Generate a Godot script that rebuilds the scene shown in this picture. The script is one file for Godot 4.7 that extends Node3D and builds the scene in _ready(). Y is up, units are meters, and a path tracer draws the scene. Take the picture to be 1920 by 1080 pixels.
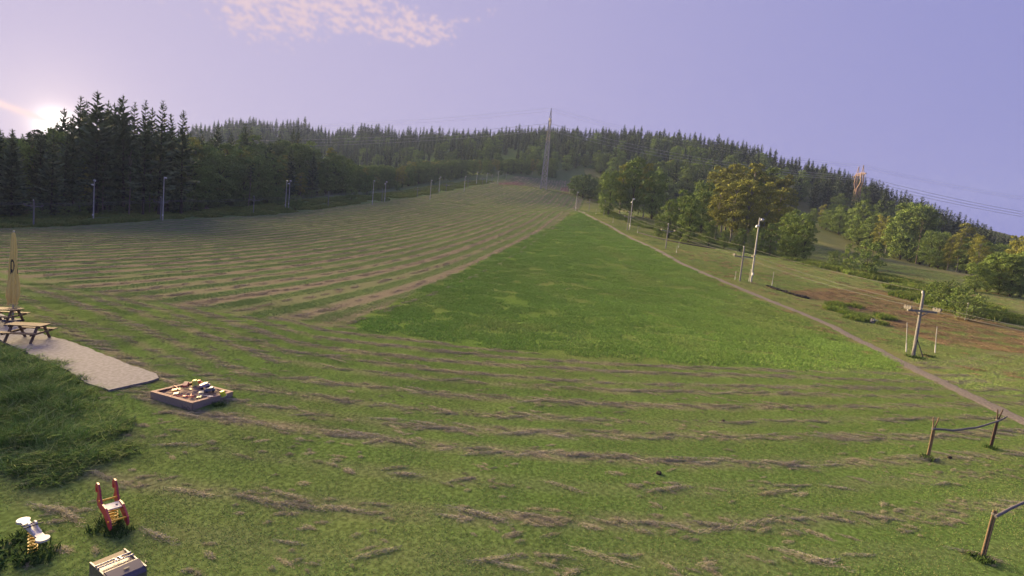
extends Node3D
# A ski slope in summer: mown hay rows, an uncut wedge of meadow, forest on both sides, low sun behind the trees.

const FPX := 960.0          # focal length in pixels of the 1920 px wide photograph
const PITCH := 5.0
const ROLL := 5.5
const CAMY := 6.5
const EXPO := 4.2
const SUN_DIR := Vector3(-1.19, 0.39, -1.0)   # towards the sun

var rng := RandomNumberGenerator.new()
var nz := FastNoiseLite.new()
var nz2 := FastNoiseLite.new()
var M := {}
var taken := {}

# ------------------------------------------------------------------ mesh building
class MB:
	var v := PackedVector3Array()
	var n := PackedVector3Array()
	var c := PackedColorArray()
	var ix := PackedInt32Array()
	var col := Color(1, 1, 1)
	func tri(a: Vector3, b: Vector3, d: Vector3) -> void:
		var k := v.size()
		var nn := (d - a).cross(b - a).normalized()
		v.append(a); v.append(b); v.append(d)
		n.append(nn); n.append(nn); n.append(nn)
		c.append(col); c.append(col); c.append(col)
		ix.append(k); ix.append(k + 1); ix.append(k + 2)
	func quad(a: Vector3, b: Vector3, d: Vector3, e: Vector3) -> void:
		var k := v.size()
		var nn := (d - a).cross(b - a).normalized()
		v.append(a); v.append(b); v.append(d); v.append(e)
		n.append(nn); n.append(nn); n.append(nn); n.append(nn)
		c.append(col); c.append(col); c.append(col); c.append(col)
		ix.append(k); ix.append(k + 1); ix.append(k + 2)
		ix.append(k); ix.append(k + 2); ix.append(k + 3)
	# a box with a small chamfer left to the light: eight corners under a transform
	func box(t: Transform3D, s: Vector3) -> void:
		var h := s * 0.5
		var p: Array[Vector3] = []
		for i in 8:
			p.append(t * Vector3(h.x if i & 1 else -h.x, h.y if i & 2 else -h.y, h.z if i & 4 else -h.z))
		quad(p[4], p[6], p[7], p[5]); quad(p[0], p[1], p[3], p[2])
		quad(p[2], p[3], p[7], p[6]); quad(p[0], p[4], p[5], p[1])
		quad(p[1], p[5], p[7], p[3]); quad(p[0], p[2], p[6], p[4])
	func bar(a: Vector3, b: Vector3, w: float, h: float, up := Vector3.UP) -> void:
		var f := (b - a)
		var z := f.normalized()
		if absf(z.dot(up)) > 0.98:
			up = Vector3.RIGHT
		var x := up.cross(z).normalized()
		var y := z.cross(x)
		box(Transform3D(Basis(x, y, z), (a + b) * 0.5), Vector3(w, h, f.length()))
	func tube(pts: Array, rad: Array, sides := 8, caps := true) -> void:
		var rings := []
		var last := Vector3.RIGHT
		for i in pts.size():
			var t: Vector3 = (pts[mini(i + 1, pts.size() - 1)] - pts[maxi(i - 1, 0)]).normalized()
			var x := last - t * last.dot(t)
			if x.length() < 0.01:
				x = Vector3.UP.cross(t)
				if x.length() < 0.01:
					x = Vector3.RIGHT
			x = x.normalized()
			last = x
			var y := t.cross(x)
			var r: float = rad[mini(i, rad.size() - 1)]
			var ring := []
			for k in sides:
				var a := TAU * k / sides
				ring.append([pts[i] + (x * cos(a) + y * sin(a)) * r, x * cos(a) + y * sin(a)])
			rings.append(ring)
		for i in rings.size() - 1:
			for k in sides:
				var k2 := (k + 1) % sides
				var s := v.size()
				for q in [rings[i][k], rings[i + 1][k], rings[i + 1][k2], rings[i][k2]]:
					v.append(q[0]); n.append(q[1]); c.append(col)
				ix.append_array(PackedInt32Array([s, s + 1, s + 2, s, s + 2, s + 3]))
		if caps:
			for e in [0, rings.size() - 1]:
				for k in range(1, sides - 1):
					if e == 0:
						tri(rings[e][0][0], rings[e][k][0], rings[e][k + 1][0])
					else:
						tri(rings[e][0][0], rings[e][k + 1][0], rings[e][k][0])
	# outline (x along, y up) extruded to thickness th under a transform
	func slab(poly: PackedVector2Array, th: float, t: Transform3D) -> void:
		var f := Geometry2D.triangulate_polygon(poly)
		for s in [-1.0, 1.0]:
			for i in range(0, f.size(), 3):
				var a := t * Vector3(poly[f[i]].x, poly[f[i]].y, s * th * 0.5)
				var b := t * Vector3(poly[f[i + 1]].x, poly[f[i + 1]].y, s * th * 0.5)
				var d := t * Vector3(poly[f[i + 2]].x, poly[f[i + 2]].y, s * th * 0.5)
				if s > 0: tri(a, d, b)
				else: tri(a, b, d)
		for i in poly.size():
			var p := poly[i]
			var q := poly[(i + 1) % poly.size()]
			quad(t * Vector3(p.x, p.y, -th * 0.5), t * Vector3(q.x, q.y, -th * 0.5), t * Vector3(q.x, q.y, th * 0.5), t * Vector3(p.x, p.y, th * 0.5))
	func mesh(m: Material) -> ArrayMesh:
		var a := []
		a.resize(Mesh.ARRAY_MAX)
		a[Mesh.ARRAY_VERTEX] = v
		a[Mesh.ARRAY_NORMAL] = n
		a[Mesh.ARRAY_COLOR] = c
		a[Mesh.ARRAY_INDEX] = ix
		var am := ArrayMesh.new()
		am.add_surface_from_arrays(Mesh.PRIMITIVE_TRIANGLES, a)
		am.surface_set_material(0, m)
		return am

# ------------------------------------------------------------------ naming and adding
func numbered(called: String) -> String:
	var k: int = taken.get(called, 0)
	taken[called] = k + 1
	return called if k == 0 else "%s_%03d" % [called, k]

func tag(o: Node, label: String, category: String, group := "", kind := "") -> Node:
	if label: o.set_meta("label", label)
	if category: o.set_meta("category", category)
	if group: o.set_meta("group", group)
	if kind: o.set_meta("kind", kind)
	return o

func thing(called: String, label: String, category: String, at := Vector3.ZERO, turn := 0.0, group := "") -> Node3D:
	var o := Node3D.new()
	o.name = numbered(called)
	add_child(o)
	o.position = at
	o.rotation.y = turn
	tag(o, label, category, group)
	return o

func part(called: String, mesh: Mesh, parent: Node) -> MeshInstance3D:
	var o := MeshInstance3D.new()
	o.name = called
	o.mesh = mesh
	o.cast_shadow = GeometryInstance3D.SHADOW_CASTING_SETTING_ON
	parent.add_child(o, true)
	return o

func top(called: String, mesh: Mesh, kind := "") -> MeshInstance3D:
	var o := part(numbered(called), mesh, self)
	if kind: o.set_meta("kind", kind)
	return o

func multi(called: String, label: String, category: String, mesh: Mesh, xf: Array, cols: Array) -> void:
	if xf.is_empty(): return
	var mm := MultiMesh.new()
	mm.transform_format = MultiMesh.TRANSFORM_3D
	mm.use_colors = true
	mm.mesh = mesh
	mm.instance_count = xf.size()
	for i in xf.size():
		mm.set_instance_transform(i, xf[i])
		mm.set_instance_color(i, cols[i])
	var o := MultiMeshInstance3D.new()
	o.name = numbered(called)
	o.multimesh = mm
	add_child(o)
	tag(o, label, category, "", "stuff")

# ------------------------------------------------------------------ pixels, rays, ground
func ray(px: float, py: float) -> Vector2:      # x and y per metre of depth
	var u := px - 960.0
	var w := 540.0 - py
	var c := cos(deg_to_rad(ROLL)); var s := sin(deg_to_rad(ROLL))
	var u2 := u * c - w * s
	var w2 := u * s + w * c
	var cp := cos(deg_to_rad(PITCH)); var sp := sin(deg_to_rad(PITCH))
	var d := FPX * cp + w2 * sp
	return Vector2(u2 / d, (w2 * cp - FPX * sp) / d)

func at_depth(px: float, py: float, d: float) -> Vector3:
	var r := ray(px, py)
	return Vector3(r.x * d, CAMY + r.y * d, -d)

func to_px(p: Vector3) -> Vector2:
	var x := p.x; var y := p.y - CAMY; var d := -p.z
	var cp := cos(deg_to_rad(PITCH)); var sp := sin(deg_to_rad(PITCH))
	var w2 := y * cp + d * sp
	var dd := d * cp - y * sp
	var c := cos(deg_to_rad(ROLL)); var s := sin(deg_to_rad(ROLL))
	var u := x * c + w2 * s
	var w := -x * s + w2 * c
	return Vector2(960.0 + u / dd * FPX, 540.0 - w / dd * FPX)

# the lie of the land: (x, depth, height), read from what stands on the ground, left hill lowered for the sun
const LAND := [
	[-7.3, 9.6, -1.0], [-9, 9.8, -0.9], [-9, 11.5, -0.85], [-11.1, 18, -0.35], [-22, 23, -0.2], [12.5, 12.6, -0.5], [15.8, 18.3, 0.1], [19, 19.5, 0.3],
	[0, 10, -0.7], [0, 20, -0.15], [0, 32, 0.1], [36, 45, 0.0], [35.3, 80, 4.0], [33.3, 115, 8.6], [35.5, 165, 14.6], [31, 270, 28.0], [33.5, 360, 45.5],
	[12.9, 310, 40.2], [-11.6, 380, 54.0], [-99.9, 106, 0.4], [-91.6, 132, 4.1], [-84.7, 165, 8.0], [-72, 195, 13.6], [-57.3, 220, 18.8], [-49.6, 250, 24.2], [-26.6, 330, 41.8],
	[-40, 60, 0.2], [-75, 70, -0.6], [-20, 120, 6.0], [-10, 200, 17.5],
	[74.7, 150, 11.2], [140.1, 240, 26.5], [143.8, 190, 13.7], [123.8, 140, 9.9], [76.3, 110, 7.6], [62.2, 70, 2.2], [46, 195, 21.0],
	[167, 400, 79], [207, 330, 50], [219, 260, 20], [219, 230, 10], [95, 550, 117], [7, 600, 118], [-257, 650, 106], [-352, 640, 104], [-196, 200, 8],
	[-183, 450, 48], [-226, 500, 58], [-269, 550, 70], [-100, 500, 80], [-330, 450, 38], [-420, 420, 30], [7, 700, 114], [-257, 800, 92], [230, 520, 84], [300, 330, 42], [320, 220, 4], [-200, 120, 1], [-140, 250, 19], [-230, 340, 24], [-150, 380, 36], [-110, 330, 31],  # left hill points shaped low so the sun reaches the birches
	[0, -40, -3], [-60, -20, -1.5], [60, -20, -1.5], [-110, 40, -1.5], [110, 40, 0.5], [-400, 300, 20], [-480, 650, 80], [420, 600, 60], [0, 900, 90], [-400, 0, 0], [400, 0, -4],
]
const GX0 := -640.0
const GD0 := -60.0
const GS := 10.0
const GNX := 129
const GND := 107
var HG := PackedFloat32Array()

func build_land() -> void:
	var n := LAND.size()
	var m := n + 3
	var a := []
	var b := PackedFloat64Array()
	b.resize(m)
	for i in n:
		var row := PackedFloat64Array()
		row.resize(m)
		for j in n:
			var r2: float = pow(LAND[i][0] - LAND[j][0], 2) + pow(LAND[i][1] - LAND[j][1], 2)
			row[j] = 0.5 * r2 * log(r2 + 1e-9) if i != j else 60.0
		row[n] = 1.0; row[n + 1] = LAND[i][0]; row[n + 2] = LAND[i][1]
		a.append(row)
		b[i] = LAND[i][2]
	for k in 3:
		var row := PackedFloat64Array()
		row.resize(m)
		for j in n:
			row[j] = 1.0 if k == 0 else LAND[j][k - 1]
		a.append(row)
	for i in m:                                   # Gauss elimination with pivoting
		var best := i
		for j in range(i + 1, m):
			if absf(a[j][i]) > absf(a[best][i]): best = j
		var tmp = a[i]; a[i] = a[best]; a[best] = tmp
		var tb := b[i]; b[i] = b[best]; b[best] = tb
		var ri: PackedFloat64Array = a[i]
		for j in range(i + 1, m):
			var rj: PackedFloat64Array = a[j]
			var f := rj[i] / ri[i]
			if f == 0.0: continue
			for k in range(i, m):
				rj[k] -= f * ri[k]
			a[j] = rj
			b[j] -= f * b[i]
	var w := PackedFloat64Array()
	w.resize(m)
	for i in range(m - 1, -1, -1):
		var s := b[i]
		for k in range(i + 1, m):
			s -= a[i][k] * w[k]
		w[i] = s / a[i][i]
	var lx := PackedFloat64Array(); var ld := PackedFloat64Array()
	for i in n:
		lx.append(LAND[i][0]); ld.append(LAND[i][1])
	HG.resize(GNX * GND)
	for q in GND:
		for p in GNX:
			var x := GX0 + p * GS
			var d := GD0 + q * GS
			var h := w[n] + w[n + 1] * x + w[n + 2] * d
			for i in n:
				var r2 := (x - lx[i]) * (x - lx[i]) + (d - ld[i]) * (d - ld[i])
				if r2 > 1e-6:
					h += w[i] * 0.5 * r2 * log(r2)
			HG[q * GNX + p] = h

func gnd(x: float, d: float) -> float:
	var fx := clampf((x - GX0) / GS, 1.0, GNX - 2.001)
	var fd := clampf((d - GD0) / GS, 1.0, GND - 2.001)
	var p := int(fx); var q := int(fd)
	var t := fx - p; var s := fd - q
	var t2 := t * t; var t3 := t2 * t
	var a0 := -0.5 * t3 + t2 - 0.5 * t; var a1 := 1.5 * t3 - 2.5 * t2 + 1.0; var a2 := -1.5 * t3 + 2.0 * t2 + 0.5 * t; var a3 := 0.5 * t3 - 0.5 * t2
	var o := (q - 1) * GNX + p - 1
	var r0 := HG[o] * a0 + HG[o + 1] * a1 + HG[o + 2] * a2 + HG[o + 3] * a3
	o += GNX
	var r1 := HG[o] * a0 + HG[o + 1] * a1 + HG[o + 2] * a2 + HG[o + 3] * a3
	o += GNX
	var r2 := HG[o] * a0 + HG[o + 1] * a1 + HG[o + 2] * a2 + HG[o + 3] * a3
	o += GNX
	var r3 := HG[o] * a0 + HG[o + 1] * a1 + HG[o + 2] * a2 + HG[o + 3] * a3
	var s2 := s * s; var s3 := s2 * s
	var h := r0 * (-0.5 * s3 + s2 - 0.5 * s) + r1 * (1.5 * s3 - 2.5 * s2 + 1.0) + r2 * (-1.5 * s3 + 2.0 * s2 + 0.5 * s) + r3 * (0.5 * s3 - 0.5 * s2)
	return h + nz.get_noise_2d(x * 3.0, d * 3.0) * 0.04 + nz.get_noise_2d(x * 0.55 + 300.0, d * 0.55) * clampf((d - 60.0) / 200.0, 0.0, 1.0) * 0.5

func on(x: float, d: float, up := 0.0) -> Vector3:
	return Vector3(x, gnd(x, d) + up, -d)

func hit(px: float, py: float, up := 0.0) -> Vector3:   # where a pixel's ray meets the ground
	var r := ray(px, py)
	var d := 4.0
	var last := 4.0
	while d < 900.0:
		if CAMY + r.y * d < gnd(r.x * d, d) + up:
			var lo := last; var hi := d
			for i in 24:
				var mid := (lo + hi) * 0.5
				if CAMY + r.y * mid < gnd(r.x * mid, mid) + up: hi = mid
				else: lo = mid
			return Vector3(r.x * hi, CAMY + r.y * hi, -hi)
		last = d
		d += maxf(0.25, d * 0.015)
	return Vector3(r.x * 400.0, CAMY + r.y * 400.0, -400.0)

func poly_on(pts: Array) -> PackedVector2Array:
	var o := PackedVector2Array()
	for p in pts:
		var h := hit(p[0], p[1])
		o.append(Vector2(h.x, -h.z))
	return o

func mat(c: Color, rough := 0.8, metal := 0.0, vcol := false) -> StandardMaterial3D:
	var m := StandardMaterial3D.new()
	m.albedo_color = c.linear_to_srgb()
	m.roughness = rough
	m.metallic = metal
	m.vertex_color_use_as_albedo = vcol
	return m

func noise_tex(freq: float, lo: float, hi: float, sz := 256, sd := 1, oct := 4) -> NoiseTexture2D:
	var f := FastNoiseLite.new()
	f.noise_type = FastNoiseLite.TYPE_SIMPLEX
	f.frequency = freq
	f.fractal_octaves = oct
	f.seed = sd
	var t := NoiseTexture2D.new()
	t.width = sz; t.height = sz
	t.seamless = true
	t.noise = f
	var g := Gradient.new()
	g.set_color(0, Color(lo, lo, lo)); g.set_color(1, Color(hi, hi, hi))
	t.color_ramp = g
	return t

func grain(m: StandardMaterial3D, freq: float, lo: float, sc: Vector3, sd := 3, bump := 0.0) -> StandardMaterial3D:
	m.albedo_texture = noise_tex(freq, lo, 1.0, 256, sd)
	m.uv1_triplanar = true
	m.uv1_scale = sc
	if bump > 0.0:
		m.heightmap_enabled = true
		m.heightmap_scale = bump
		m.heightmap_texture = m.albedo_texture
	return m

# ------------------------------------------------------------------ camera, sky, sun
func sky_image() -> Image:
	var w := 2048; var h := 1024
	var data := PackedFloat32Array()
	data.resize(w * h * 3)
	var sr := ray(108, 238)                       # where the glow stands, behind the spruces
	var sun := Vector3(sr.x, sr.y, -1.0).normalized()
	var puff := FastNoiseLite.new()
	puff.seed = 5; puff.frequency = 1.0; puff.fractal_octaves = 5; puff.fractal_gain = 0.6
	var wisp := FastNoiseLite.new()
	wisp.seed = 9; wisp.frequency = 1.0; wisp.fractal_octaves = 4
	# cloud patches: middle direction, half width and half height in degrees, strength
	var patches := []
	for p in [[470, 28, 5.0, 3.2, 1.15], [580, 25, 5.0, 2.4, 0.9], [745, 50, 3.6, 1.6, 1.3], [800, 62, 3.0, 1.3, 1.3], [880, 40, 2.2, 0.8, 1.0], [925, 16, 2.0, 0.8, 0.9], [270, -4, 3.0, 1.0, 0.5], [560, -50, 9.0, 3.0, 0.9], [680, 20, 4.0, 1.4, 0.8], [1150, 75, 1.2, 0.4, 0.5], [1185, 205, 1.6, 0.3, 0.45]]:
		var r := ray(p[0], p[1])
		var v := Vector3(r.x, r.y, -1.0).normalized()
		patches.append([atan2(v.x, -v.z), asin(v.y), deg_to_rad(p[2]), deg_to_rad(p[3]), p[4]])
	for k in 14:                                   # the same broken cloud goes on round the sky
		patches.append([rng.randf_range(0.9, 5.4), rng.randf_range(0.35, 0.9), rng.randf_range(0.08, 0.2), rng.randf_range(0.03, 0.07), rng.randf_range(0.3, 0.8)])
	var c0 := ray(-30, 183); var c1 := ray(100, 231)
	var ca := Vector3(c0.x, c0.y, -1.0).normalized(); var cb := Vector3(c1.x, c1.y, -1.0).normalized()
	var cn := ca.cross(cb).normalized()
	var cl := ca.angle_to(cb)
	for j in h:
		var el := PI * 0.5 - PI * (j + 0.5) / h
		if el < -0.06:
			for i in w:
				var o := (j * w + i) * 3
				data[o] = 0.08; data[o + 1] = 0.085; data[o + 2] = 0.08
			continue
		var ce := cos(el); var se := sin(el)
		var low := exp(-maxf(el, 0.0) * 3.2)
		for i in w:
			var az := wrapf(TAU * (i + 0.5) / w, -PI, PI)
			var dx := sin(az) * ce; var dz := -cos(az) * ce
			var cs := dx * sun.x + se * sun.y + dz * sun.z
			var wide := pow(clampf(0.5 + 0.5 * cs, 0.0, 1.0), 2.2)
			var r := 0.17 + 0.35 * wide + 0.03 * low
			var g := 0.20 + 0.265 * wide + 0.025 * low
			var b := 0.56 + 0.13 * wide + 0.02 * low
			if cs > 0.6:
				var ang := acos(minf(cs, 1.0))
				var g1 := exp(-ang * ang / 0.0004) * 1.8
				var g2 := exp(-ang / 0.055) * 0.5
				var g3 := exp(-ang / 0.22) * 0.08
				r += g1 + g2 + g3 * 1.1; g += g1 * 0.92 + g2 * 0.72 + g3 * 0.8; b += g1 * 0.78 + g2 * 0.40 + g3 * 0.5
			var cover := 0.0
			for p in patches:
				var da: float = wrapf(az - p[0], -PI, PI) * ce / p[2]
				if da > 2.0 or da < -2.0: continue
				var de: float = (el - p[1]) / p[3]
				var q: float = da * da + de * de
				if q < 3.2:
					cover += p[4] * exp(-q * 0.9)
			if cover > 0.02:
				var s := 1.0 / maxf(se, 0.12)          # a flat cloud deck seen from below
				var fx := dx * s; var fz := dz * s
				var t := puff.get_noise_3d(fx * 11.0, fz * 11.0, 1.0) * 0.9 + puff.get_noise_3d(fx * 34.0, fz * 34.0, 4.0) * 0.75
				var k := clampf((t * 0.85 + minf(cover, 1.3) * 0.75 - 0.80) * 2.6, 0.0, 1.0) * minf(cover * 1.6, 1.0)
				r = lerpf(r, 0.82, k * 0.9); g = lerpf(g, 0.62, k * 0.9); b = lerpf(b, 0.66, k * 0.9)
			var v := Vector3(dx, se, dz)
			var off := absf(v.dot(cn))
			if off < 0.012 and cs > 0.8:
				var along := ca.signed_angle_to(v, cn)
				if along > -0.25 and along < cl:
					var wd := 0.0042 + 0.0012 * wisp.get_noise_1d(along * 60.0)
					var k := exp(-off * off / (wd * wd)) * 0.95
					r = lerpf(r, 1.2, k); g = lerpf(g, 0.86, k); b = lerpf(b, 0.80, k)
			var o := (j * w + i) * 3
			data[o] = r / EXPO; data[o + 1] = g / EXPO; data[o + 2] = b / EXPO
	return Image.create_from_data(w, h, false, Image.FORMAT_RGBF, data.to_byte_array())

func make_camera_and_sky() -> void:
	var cam := Camera3D.new()
	cam.name = "camera"
	cam.position = Vector3(0, CAMY, 0)
	cam.rotation_degrees = Vector3(-PITCH, 0, ROLL)
	cam.fov = rad_to_deg(2.0 * atan(540.0 / FPX))
	cam.far = 3000.0
	cam.near = 0.1
	add_child(cam)
	cam.current = true
	var env := Environment.new()
	env.background_mode = Environment.BG_SKY
	var sky := Sky.new()
	var pm := PanoramaSkyMaterial.new()
	pm.panorama = ImageTexture.create_from_image(sky_image())
	pm.filter = true
	sky.sky_material = pm
	env.sky = sky
	env.background_energy_multiplier = 1.0
	env.tonemap_mode = Environment.TONE_MAPPER_LINEAR
	env.tonemap_exposure = EXPO
	env.sdfgi_enabled = true
	env.ssao_enabled = true
	env.ssil_enabled = true
	env.fog_enabled = true
	env.fog_density = 0.0002
	env.fog_light_color = Color(0.74, 0.82, 1.0)
	var we := WorldEnvironment.new()
	we.name = "environment"
	we.environment = env
	add_child(we)
	var sun := DirectionalLight3D.new()
	sun.name = "sun"
	sun.light_color = Color(1.0, 0.875, 0.64)
	sun.light_energy = 1.6
	sun.light_angular_distance = 38.0   # veiled by thin cloud and haze: a wide soft source
	sun.shadow_enabled = true
	add_child(sun)
	sun.look_at_from_position(SUN_DIR * 100.0, Vector3.ZERO)

# ------------------------------------------------------------------ ground
var Z := {}          # outlines on the ground, in (x, depth)
var path_line := PackedVector2Array()

func make_materials() -> void:
	var g := mat(Color(1, 1, 1), 0.95, 0.0, true)
	g.albedo_texture = noise_tex(0.03, 0.62, 1.0, 512, 21, 6)
	g.uv1_triplanar = true; g.uv1_world_triplanar = true
	g.uv1_scale = Vector3(0.31, 0.31, 0.31)
	M.ground = g
	var gm := mat(Color(1, 1, 1), 0.9, 0.0, true)
	gm.backlight = Color(0.9, 0.9, 0.7)
	M.blade = gm
	M.hay = mat(Color(1, 1, 1), 0.95, 0.0, true)
	var lf := mat(Color(1, 1, 1), 0.75, 0.0, true)
	lf.backlight = Color(0.85, 0.85, 0.6)
	M.leaf = lf
	var nd := mat(Color(1, 1, 1), 0.85, 0.0, true)
	nd.backlight = Color(0.45, 0.45, 0.38)
	M.needle = nd
	for k in [g, gm, M.hay]: k.metallic_specular = 0.0
	for k in [lf, nd]: k.metallic_specular = 0.15
	M.bark = grain(mat(Color(0.10, 0.075, 0.06), 0.95), 0.05, 0.5, Vector3(0.6, 0.2, 0.6), 4)
	M.birch = grain(mat(Color(0.5, 0.47, 0.44), 0.9), 0.06, 0.3, Vector3(0.5, 1.6, 0.5), 5)
	M.pine = grain(mat(Color(0.36, 0.28, 0.24), 0.95), 0.05, 0.5, Vector3(0.6, 0.2, 0.6), 6)
	M.pole = grain(mat(Color(0.34, 0.33, 0.34), 0.8), 0.05, 0.65, Vector3(1.2, 0.3, 1.2), 7)
	M.white = grain(mat(Color(0.64, 0.63, 0.63), 0.6), 0.04, 0.75, Vector3(1, 1, 1), 8)
	M.lamp = mat(Color(0.7, 0.7, 0.72), 0.4, 0.1)
	M.glass = mat(Color(0.55, 0.58, 0.62), 0.12, 0.3)
	M.steel = grain(mat(Color(0.33, 0.34, 0.36), 0.55, 0.5), 0.05, 0.6, Vector3(0.8, 0.8, 0.8), 9)
	M.dark_steel = mat(Color(0.11, 0.105, 0.115), 0.6, 0.3)
	M.orange_lit_lattice = grain(mat(Color(0.46, 0.31, 0.23), 0.75, 0.1), 0.05, 0.6, Vector3(0.2, 0.2, 0.2), 51)  # warm orange sunlight painted into the farther pylon's steel colour
	M.lattice = grain(mat(Color(0.60, 0.58, 0.56), 0.7, 0.1), 0.05, 0.6, Vector3(0.2, 0.2, 0.2), 10)
	M.wire = mat(Color(0.42, 0.42, 0.43), 0.6, 0.1)
	M.cable = mat(Color(0.13, 0.13, 0.14), 0.6, 0.2)
	M.ins = mat(Color(0.3, 0.25, 0.22), 0.3)
	M.wood = grain(mat(Color(0.27, 0.175, 0.12), 0.85), 0.04, 0.55, Vector3(1.0, 8.0, 8.0), 12, 0.15)
	M.wood_top = M.wood
	M.post = grain(mat(Color(0.36, 0.25, 0.16), 0.9), 0.05, 0.5, Vector3(6, 1.0, 6), 14, 0.3)
	M.post_dark = grain(mat(Color(0.15, 0.095, 0.075), 0.9), 0.05, 0.5, Vector3(6, 1.0, 6), 15, 0.3)
	M.rail = grain(mat(Color(0.27, 0.25, 0.26), 0.9), 0.05, 0.5, Vector3(1, 6, 6), 16, 0.3)
	M.rubber = mat(Color(0.018, 0.018, 0.02), 0.85)
	M.concrete = grain(mat(Color(0.225, 0.222, 0.265), 0.95), 0.05, 0.72, Vector3(0.35, 0.35, 0.35), 17)
	M.dirt = grain(mat(Color(0.29, 0.25, 0.205), 0.98), 0.05, 0.5, Vector3(0.4, 0.4, 0.4), 18)
	M.canvas = mat(Color(1, 1, 1), 0.9, 0.0, true)
	M.red = mat(Color(0.33, 0.025, 0.05), 0.45)
	M.yellow = mat(Color(0.72, 0.42, 0.03), 0.45)
	M.black = mat(Color(0.02, 0.02, 0.022), 0.5)
	M.seat = mat(Color(0.50, 0.48, 0.53), 0.5)

func zone_setup() -> void:
	Z.wedge = poly_on([[650, 613], [850, 646], [1050, 667], [1250, 683], [1400, 690], [1560, 696], [1706, 698], [1640, 660], [1500, 595], [1390, 549], [1270, 492], [1180, 446], [1120, 414], [1088, 398], [1060, 410], [1000, 441], [900, 489], [800, 537], [700, 585]])
	Z.pad = poly_on([[-60, 606], [0, 640], [60, 668], [120, 695], [165, 722], [205, 734], [262, 722], [298, 712], [292, 703], [240, 685], [180, 661], [130, 642], [85, 630], [40, 606], [0, 590]])
	Z.weeds = poly_on([[-60, 640], [0, 658], [40, 668], [100, 688], [150, 728], [190, 775], [235, 812], [232, 850], [180, 878], [120, 900], [50, 908], [-120, 915]])
	Z.brown = poly_on([[1478, 548], [1530, 541], [1640, 541], [1720, 565], [1800, 590], [1960, 625], [1960, 668], [1850, 655], [1770, 646], [1710, 628], [1665, 612], [1620, 590], [1560, 566], [1510, 560]])
	Z.sand = poly_on([[1462, 543], [1490, 542], [1504, 556], [1490, 557]])
	Z.rightweeds = poly_on([[1540, 568], [1600, 574], [1662, 594], [1668, 615], [1640, 616], [1590, 600], [1545, 580]])
	Z.redsoil = poly_on([[935, 343], [968, 340], [985, 344], [962, 348], [938, 348]])
	Z.redsoil2 = poly_on([[1052, 352], [1066, 350], [1068, 364], [1052, 364]])
	for p in [[1085, 395], [1095, 400], [1120, 413], [1150, 427], [1200, 454], [1270, 490], [1330, 517], [1400, 546], [1480, 578], [1560, 611], [1640, 652], [1700, 684], [1760, 714], [1830, 748], [1900, 782], [1990, 822]]:
		var h := hit(p[0], p[1])
		path_line.append(Vector2(h.x, -h.z))

func edge_x(d: float) -> float:       # the line between the mown rows and the uncut wedge
	return lerpf(-10.6, 31.0, clampf((d - 33.0) / 237.0, -0.3, 1.4))

func left_x(d: float) -> float:       # the row of lift masts under the forest
	return -121.0 + (d - 40.0) * 0.325

func inside(z: String, x: float, d: float) -> bool:
	return Geometry2D.is_point_in_polygon(Vector2(x, d), Z[z])

const ROWS := 27.0
func front_limit(x: float) -> float:
	return 32.5 + 0.0072 * (x + 2.0) * (x + 2.0)

func row_x(k: float, d: float) -> float:        # the k-th swath running up the slope
	var ex := edge_x(d)
	return ex + (left_x(d) + 3.0 - ex) * k / ROWS + nz.get_noise_2d(k * 40.0, d * 0.35) * 0.3

func front_d(r: float, x: float) -> float:      # a swath sweeping across the foot of the slope
	var w := nz.get_noise_2d(x * 0.6, r * 30.0) * 0.7
	if x < -11.0: return r - (x + 11.0) * 0.62 + 0.6 + w
	return r + 0.0072 * (x + 2.0) * (x + 2.0) + w

# how much cut hay lies here, 0 to 1
func hay_at(x: float, d: float) -> float:
	var ex := edge_x(d)
	if d > front_limit(x) - 1.0 and x < ex and d > 30.0:
		var lx := left_x(d) + 3.0
		if x < lx or d > 388.0: return 0.0
		var k := (x - ex) / (lx - ex) * ROWS
		var kk := roundf(k)
		var off := absf(x - row_x(kk, d)) / ((ex - lx) / ROWS)
		var s := 1.0 - smoothstep(0.16, 0.42, off + nz2.get_noise_2d(x * 5.0, d * 5.0) * 0.06)
		var strong := 0.8 + 0.25 * sin(kk * 2.4) + nz.get_noise_2d(kk * 50.0, d * 0.3) * 0.25
		var near_edge := clampf(1.0 - absf(x - ex + 1.2) / 1.4, 0.0, 1.0)
		return clampf(maxf(s * strong, near_edge), 0.0, 1.0)
	if d < front_limit(x):
		var best := 0.0
		var r0 := d - 0.0072 * (x + 2.0) * (x + 2.0)
		if x < -11.0: r0 = d + (x + 11.0) * 0.62 - 0.6
		var k := roundf((r0 - 11.0) / 1.75)
		var off := absf(d - front_d(11.0 + k * 1.75, x))
		best = 1.0 - smoothstep(0.14, 0.5, off + nz2.get_noise_2d(x * 5.0, d * 5.0) * 0.25)
		return clampf(best * clampf(0.62 + (r0 - 17.0) * 0.03 + 0.2 * sin(k * 2.3) + nz.get_noise_2d(x * 1.6, k * 60.0) * 0.4, 0.0, 1.0) * smoothstep(9.0, 14.0, r0), 0.0, 1.0)
	return 0.0

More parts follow.
